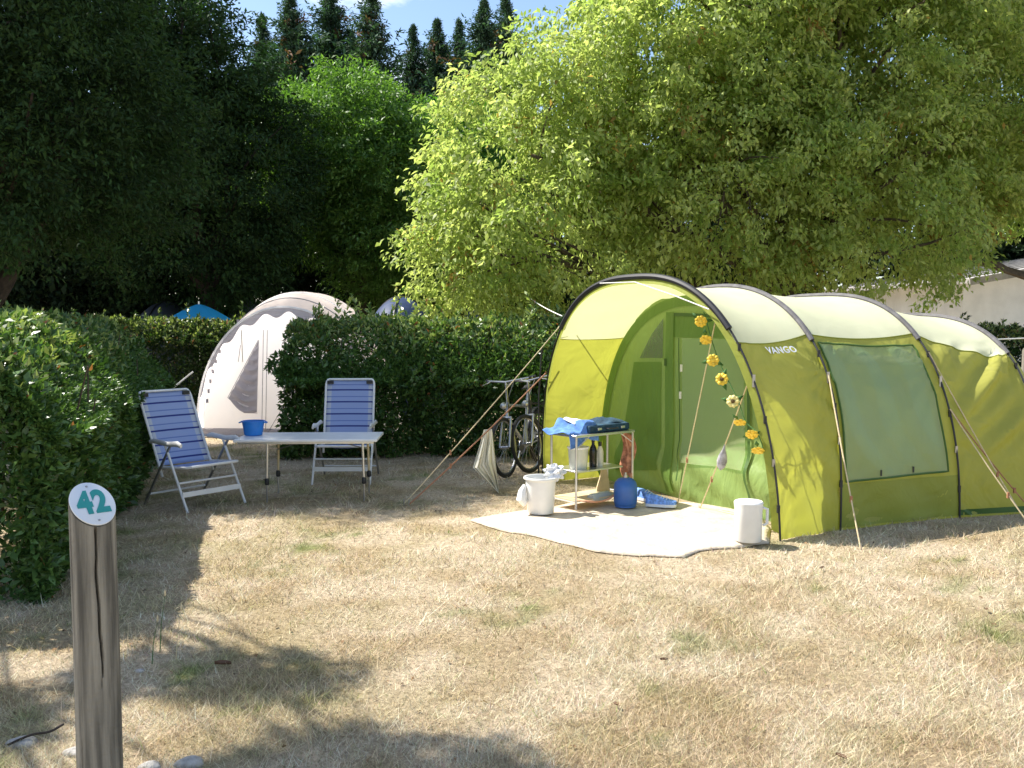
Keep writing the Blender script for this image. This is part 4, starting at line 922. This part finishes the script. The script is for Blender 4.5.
# small pouch tied to the guy line
q = onarch(723, 455); ps = thing('cord_pouch', 'small grey and white cloth pouch tied to a guy line in the entrance', 'pouch', q)
MB().lathe([(.004, .09), (.012, .05), (.034, 0), (.045, -.05), (.034, -.10), (.006, -.13)], n=12, sy=.4, R=Matrix.Rotation(.15, 3, 'Y')).build('pouch', M('grey_pouch', (.40, .38, .40), .9, var=.5, vscale=16), ps)
# cloth hanging from the left guy lines
A_, B_ = onarch(546, 373), pg
hp = A_.lerp(B_, .42)
hp = D(487, 432, A_.lerp(B_, .41).y)
q0, q1, q2, q3 = [D(a, b, hp.y) for a, b in ((484, 430), (492, 429), (499, 493), (473, 468))]
def tw(u, v):
    l = Vector(q0).lerp(Vector(q3), v) if v < .6 else Vector(q0).lerp(Vector(q3), .6+ (v-.6)*.0).lerp(Vector(q2), (v-.6)/.4)
    r = Vector(q1).lerp(Vector(q2), v*.98); p_ = l.lerp(r, u); p_.y += .035*math.sin(u*13+v*4)*min(1, v*3)+.02*math.sin(v*9); return p_-hp
def lw_(v):
    P_ = [Vector(q0), D(480, 445, hp.y), D(473, 468, hp.y), D(486, 481, hp.y), Vector(q2)]; k = v*4; i = min(3, int(k)); return P_[i].lerp(P_[i+1], k-i)
def tw(u, v):
    r = Vector(q1).lerp(Vector(q2), v); p_ = lw_(v).lerp(r, u); p_.y += (.035*math.sin(u*13+v*4)+.02*math.sin(u*25))*min(1, v*3)+.02*math.sin(v*9); return p_-hp
mb = MB(); mb.grid(tw, 24, 30); o = mb.build('tea_towel', m_stripe, None, uvw=[(i/24*1.3, j/30*.25, 0) for j in range(31) for i in range(25)], solid=.004, loc=hp); tag(o, 'cream striped tea towel hanging from the left guy lines', 'towel')
# ------------------------------------------------------------------ bicycles
def bike(label, loc, rz, fr, lean):
    t = thing('bicycle', label, 'bicycle', loc, rz, 'bicycles parked against the hedge'); t.rotation_euler = (lean, 0, rz); R_ = .34
    for x, nm in ((.52, 'front_wheel'), (-.52, 'rear_wheel')):
        c = Vector((x, 0, R_)); ring = lambda r: [c+Vector((r*math.cos(a), 0, r*math.sin(a))) for a in [2*PI*k/40 for k in range(40)]]
        wo = MB().tube(ring(R_-.02), .021, 8, closed=True, cap=False).build(nm, m_tyre, t)
        MB().tube(ring(R_-.045), .011, 6, closed=True, cap=False).build('rim', m_steel, wo)
        mb = MB()
        for k in range(24): a = 2*PI*k/24; mb.tube([c+Vector((0, .02*(-1)**k, 0)), c+Vector(((R_-.05)*math.cos(a), 0, (R_-.05)*math.sin(a)))], .0015, 4)
        mb.build('spokes', m_steel, wo); MB().tube([c+Vector((0, -.05, 0)), c+Vector((0, .05, 0))], .018, 10).build('hub', m_steel, wo)
    BB = Vector((-.08, 0, .28)); ST = Vector((-.20, 0, .74)); HT = Vector((.34, 0, .80)); HB = Vector((.38, 0, .66)); RA = Vector((-.52, 0, .34)); FA = Vector((.52, 0, .34))
    mb = MB(); mb.tube([BB, ST+Vector((-.03, 0, .1))], .016, 8); mb.tube([ST, HT], .016, 8); mb.tube([BB, HB], .021, 8); mb.tube([HT+Vector((-.01, 0, .03)), HB], .02, 8)
    for s in (-1, 1): mb.tube([ST, RA+Vector((0, s*.06, 0))], .009, 6); mb.tube([BB, RA+Vector((0, s*.06, 0))], .009, 6)
    mb.build('frame', fr, t)
    mb = MB()
    for s in (-1, 1): mb.tube([HB+Vector((.01, s*.05, 0)), FA+Vector((0, s*.06, 0))], .013, 8)
    mb.tube([HB+Vector((.01, -.06, 0)), HB+Vector((.01, .06, 0))], .016, 8); mb.build('fork', m_bikes, t)
    hb = Vector((.33, 0, 1.06)); mb = MB(); mb.tube([HT, hb], .014, 8); mb.tube([hb+Vector((-.10, -.29, .03)), hb+Vector((-.02, -.2, .02)), hb, hb+Vector((-.02, .2, .02)), hb+Vector((-.10, .29, .03))], .012, 8); h_o = mb.build('handlebar', m_steel, t)
    for s in (-1, 1): MB().tube([hb+Vector((-.16, s*.30, .035)), hb+Vector((-.06, s*.26, .028))], .018, 8).build('grip', m_black, h_o); MB().tube([hb+Vector((-.02, s*.18, .03)), hb+Vector((.03, s*.22, -.0)), hb+Vector((.0, s*.30, -.02))], .006, 6).build('brake_lever', m_alu, h_o)
    sd = ST+Vector((-.06, 0, .20)); MB().tube([ST+Vector((-.03, 0, .08)), sd], .012, 8).build('seat_post', m_steel, t)
    MB().tube([sd+Vector((-.14, 0, .02)), sd+Vector((-.06, 0, .03)), sd+Vector((.04, 0, .02)), sd+Vector((.15, 0, .015))], [.05, .07, .035, .015], 10, flat=.4).build('saddle', m_black, t)
    mb = MB(); mb.lathe([(.0, -.004), (.09, -.004), (.09, .004), (0, .004)], BB+Vector((0, -.05, 0)), 24, Matrix.Rotation(PI/2, 3, 'X')).build('chainring', m_steel, t)
    mb = MB(); mb.tube([BB+Vector((0, -.07, 0)), BB+Vector((.08, -.08, -.14))], .009, 6); mb.tube([BB+Vector((0, .07, 0)), BB+Vector((-.08, .08, .14))], .009, 6); mb.box(BB+Vector((.08, -.12, -.14)), (.08, .08, .02)); mb.box(BB+Vector((-.08, .12, .14)), (.08, .08, .02)); mb.build('crank', m_alu, t)
    mb = MB(); mb.tube([hb, Vector((.42, .04, .78)), HB+Vector((0, .03, 0))], .004, 5); mb.tube([hb+Vector((0, .1, 0)), Vector((.46, .08, .9)), Vector((.40, .03, .72))], .004, 5); mb.build('cable', m_black, t)
    MB().lathe([(0, 0), (.035, 0), (.04, .02), (.03, .05), (0, .055)], (.43, 0, .80), 14, Matrix.Rotation(PI/2, 3, 'Y')).build('headlight', m_alu, t)
    mb = MB(); mb.grid(lambda u, v: Vector((-.52+.37*math.cos(PI*.1+PI*.75*u), -.03+.06*v, .34+.37*math.sin(PI*.1+PI*.75*u))), 20, 2); mb.build('mudguard', m_bikeb, t, solid=.002)
bike('silver bicycle nearest the viewer leaning beside the hedge', (.16, 10.42, 0), math.radians(246), m_bikes, .10)
bike('black bicycle standing behind the silver one at the hedge', (.50, 10.72, 0), math.radians(238), m_bikeb, .16)
# ------------------------------------------------------------------ parasol and far tents
p = D(199, 304, 20); t = thing('parasol', 'bright blue parasol showing above the dark hedge', 'parasol', (p.x, p.y, 0)); n_ = 8; R_ = .80; zt_ = p.z
mb = MB()
def pf(u, v):
    a = 2*PI*u; k = abs(math.sin(a*n_/2)); r = R_*v*(1-.06*k); return Vector((r*math.cos(a), r*math.sin(a), zt_-.40*v**1.35-.03*k*v))
mb.grid(pf, 48, 8).build('canopy', m_par, t); MB().tube([(0, 0, 0), (0, 0, zt_+.06)], .02, 8).build('pole', m_alu, t)
for k in range(8): a = 2*PI*k/8; MB().tube([pf(k/8, .05)-Vector((0, 0, .02)), pf(k/8, 1)-Vector((0, 0, .01))], .008, 5).build('rib', m_alu, t)
def far_dome(label, px0, px1, pytop, d, mat, group=None):
    a = D(px0, pytop, d); b = D(px1, pytop, d); H = a.z; w = (b.x-a.x)/2; c = (a+b)/2; t = thing('camping_tent', label, 'tent', (c.x, d, 0))
    def f(u, v):
        th = PI*u; ph = PI*v; return Vector((w*1.6*math.cos(th), 1.5*math.cos(ph)*math.sin(th)**.6, H*(max(0, math.sin(th))**.75)*(max(0, math.sin(ph))**.6)))
    MB().grid(f, 40, 24).build('flysheet', mat, t); MB().tube([f(k/30, .5)+Vector((0, 0, .01)) for k in range(31)], .02, 6).build('pole', m_black, t)
    mb = MB(); mb.tube([f(.5, k/30)+Vector((0, 0, .01)) for k in range(31)], .02, 6).build('pole', m_black, t)
    MB().grid(lambda u, v: f(.38+.2*u, .72+.2*v)+Vector((0, -.02, .01)), 8, 8).build('door', m_dgrey, t)
far_dome('slate blue dome tent roof above the hedge left of the yellow-green tree', 374, 428, 297, 16.2, m_bluet)
far_dome('small slate blue tent top under the drooping branches', 462, 486, 306, 24, m_bluet)
far_dome('dark grey tent roof left of the blue parasol', 145, 186, 302, 22, m_dgrey)
far_dome('dark grey tent roof between the blue parasol and pale dome tent', 234, 262, 301, 23, m_dgrey)
# ------------------------------------------------------------------ white building on the right
def building():
    d = 21.0; C0 = D(962, 330, d); t = thing('white_building', 'low white rendered building with a grey sloping roof at the right edge', 'building', (C0.x, C0.y, 0), math.radians(10)); hL = 2.75
    L_, Dp = 7.5, 5
    m = MB(); m.add([(0, 0, 0), (L_, 0, 0), (L_, 0, 3.95), (0, 0, 2.72), (0, Dp, 0), (L_, Dp, 0), (L_, Dp, 3.95), (0, Dp, 2.72)], [(0, 1, 2, 3), (5, 4, 7, 6), (4, 0, 3, 7), (1, 5, 6, 2)]); m.build('wall', m_wall, t, smooth=False)
    R = Matrix.Rotation(-math.atan2(1.23, L_), 3, 'Y'); ln = math.hypot(L_, 1.23)
    rf = MB().box((L_/2-.15, Dp/2-.25, 2.72+.615+.02), (ln+.9, Dp+1.5, .10), R).build('roof', m_roofc, t)
    MB().box((L_/2-.15, -1.017, 2.72+.615+.0), (ln+.92, .03, .15), R).build('fascia', m_roofc, rf)
    for k in range(10): MB().box((L_/2-.15, -.5+k*.6, 2.72+.615+.085), (ln+.88, .04, .03), R).build('roof_batten', m_roofc, rf)
    w = MB().box((2.6, -.01, 1.5), (1.3, .04, .9)).build('window', m_glassd, t)
    mb = MB()
    for c, s in (((2.6, -.04, 1.97), (1.42, .04, .06)), ((2.6, -.04, 1.03), (1.42, .06, .06)), ((1.93, -.04, 1.5), (.06, .04, .88)), ((3.27, -.04, 1.5), (.06, .04, .88)), ((2.6, -.04, 1.5), (.05, .03, .88))): mb.box(c, s)
    mb.build('frame', m_wall, w)
building()
# wooden post, washing prop and small blue tarp at the right edge behind the tent
p = D(1024, 400, 10.6); tag(MB().tube([(0, 0, -.1), (0, 0, 1.40), (0, 0, 1.43)], [.07, .065, .05], 14).build('fence_post', m_wood, None, loc=(p.x+.03, p.y, 0)), 'grey wooden post behind the rear of the green tent', 'post')
# ------------------------------------------------------------------ odds and ends on the lawn
def stone(px, py, r, lab):
    p = G(px, py); sd = rnd.random()*9; mb = MB()
    mb.grid(lambda u, v: Vector((r*math.sin(PI*v)*math.cos(2*PI*u)*(1.2+.2*math.sin(5*u*2*PI+sd)), r*math.sin(PI*v)*math.sin(2*PI*u)*(.9+.15*math.sin(3*u*2*PI+sd)), r*.55*math.cos(PI*v))), 20, 12)
    o = mb.build('stone', m_stone, None, loc=(p.x, p.y, float(gheight(p.x, p.y))+r*.15)); tag(o, lab, 'stone', 'pale stones near the post')
stone(22, 742, .05, 'pale stone in the bottom left corner'); stone(76, 752, .04, 'small stone touching the left foot of the post view'); stone(190, 762, .045, 'grey stone at the bottom edge right of the post'); stone(150, 765, .035, 'small grey stone nearest the post on its right'); stone(140, 668, .02, 'tiny stone halfway up the lawn beside the post')
p = G(36, 742); tag(MB().tube(smoothp([(-.09, -.05, .01), (-.02, .0, .03), (.03, .05, .02), (.07, .09, .035)], 4), [.004]*1+[.005]*12, 6).build('stick', m_barkd, None, loc=(p.x, p.y, 0)), 'curved dark stick in the bottom left corner', 'stick')
for px, py, lab in ((223, 668, 'curled brown leaf in the shade patch right of the post'), (616, 706, 'small dark dead leaf low in the middle of the lawn'), (822, 571, 'reddish fallen leaf in front of the tent window'), (986, 612, 'small fallen leaf on the lawn at the right'), (841, 763, 'brown fallen leaf at the bottom edge'), (664, 662, 'dark fallen leaf on the lawn below the mat')):
    p = G(px, py); sz = .04 if px == 223 else .022
    mb = MB(); mb.grid(lambda u, v: Vector(((u-.5)*2*sz, (v-.5)*1.1*sz*math.sin(PI*(.08+.84*u)), .012+sz*.5*((v-.5)**2)*3+.25*sz*u)), 8, 6)
    o = mb.build('fallen_leaf', m_deadleaf, None, loc=(p.x, p.y, float(gheight(p.x, p.y))+.006)); o.rotation_euler = (0, 0, px*.1); tag(o, lab, 'leaf', 'fallen leaves on the lawn')
# leaf litter: nobody could count it
nl = 900; lp = np.stack([rng.uniform(-5, 6, nl), rng.uniform(3.2, 11, nl), np.zeros(nl)], 1); okl = ~inpoly(lp[:, 0], lp[:, 1], matpoly) & ~inpoly(lp[:, 0], lp[:, 1], tentpoly); lp = lp[okl]; nl = len(lp)
lp[:, 2] = gheight(lp[:, 0], lp[:, 1])+.012; dl = rng.normal(0, 1, (nl, 3)); dl[:, 2] *= .25
tag(link('leaf_litter', leaves(lp, dl, rng.uniform(.012, .04, nl), np.array([.20, .12, .06])*rng.uniform(.4, 1.8, (nl, 1)), .5, 'leaf_litter', m_leaf_d, 2.0)), kind='stuff', label='scattered bits of brown leaf litter on the dry lawn')
for px, py, h in ((152, 652, .22), (160, 640, .30), (176, 648, .26)):
    p = G(px, py+12); t = thing('grass_stalk', {152: 'short dry seed stalk left of the pair beside the post', 160: 'tall thin green stalk in the middle beside the post', 176: 'leaning pale stalk right of the pair beside the post'}[px], 'plant', (p.x, p.y, 0), group='dry stalks beside the post')
    MB().tube([(0, 0, 0), (.01, 0, h*.5), (.03, .01, h)], [.003, .002, .001], 5).build('stem', m_vine if px < 170 else m_card, t); MB().lathe([(0, 0), (.006, .01), (.004, .03), (0, .04)], (.03, .01, h-.01), 8).build('seed_head', m_card, t)
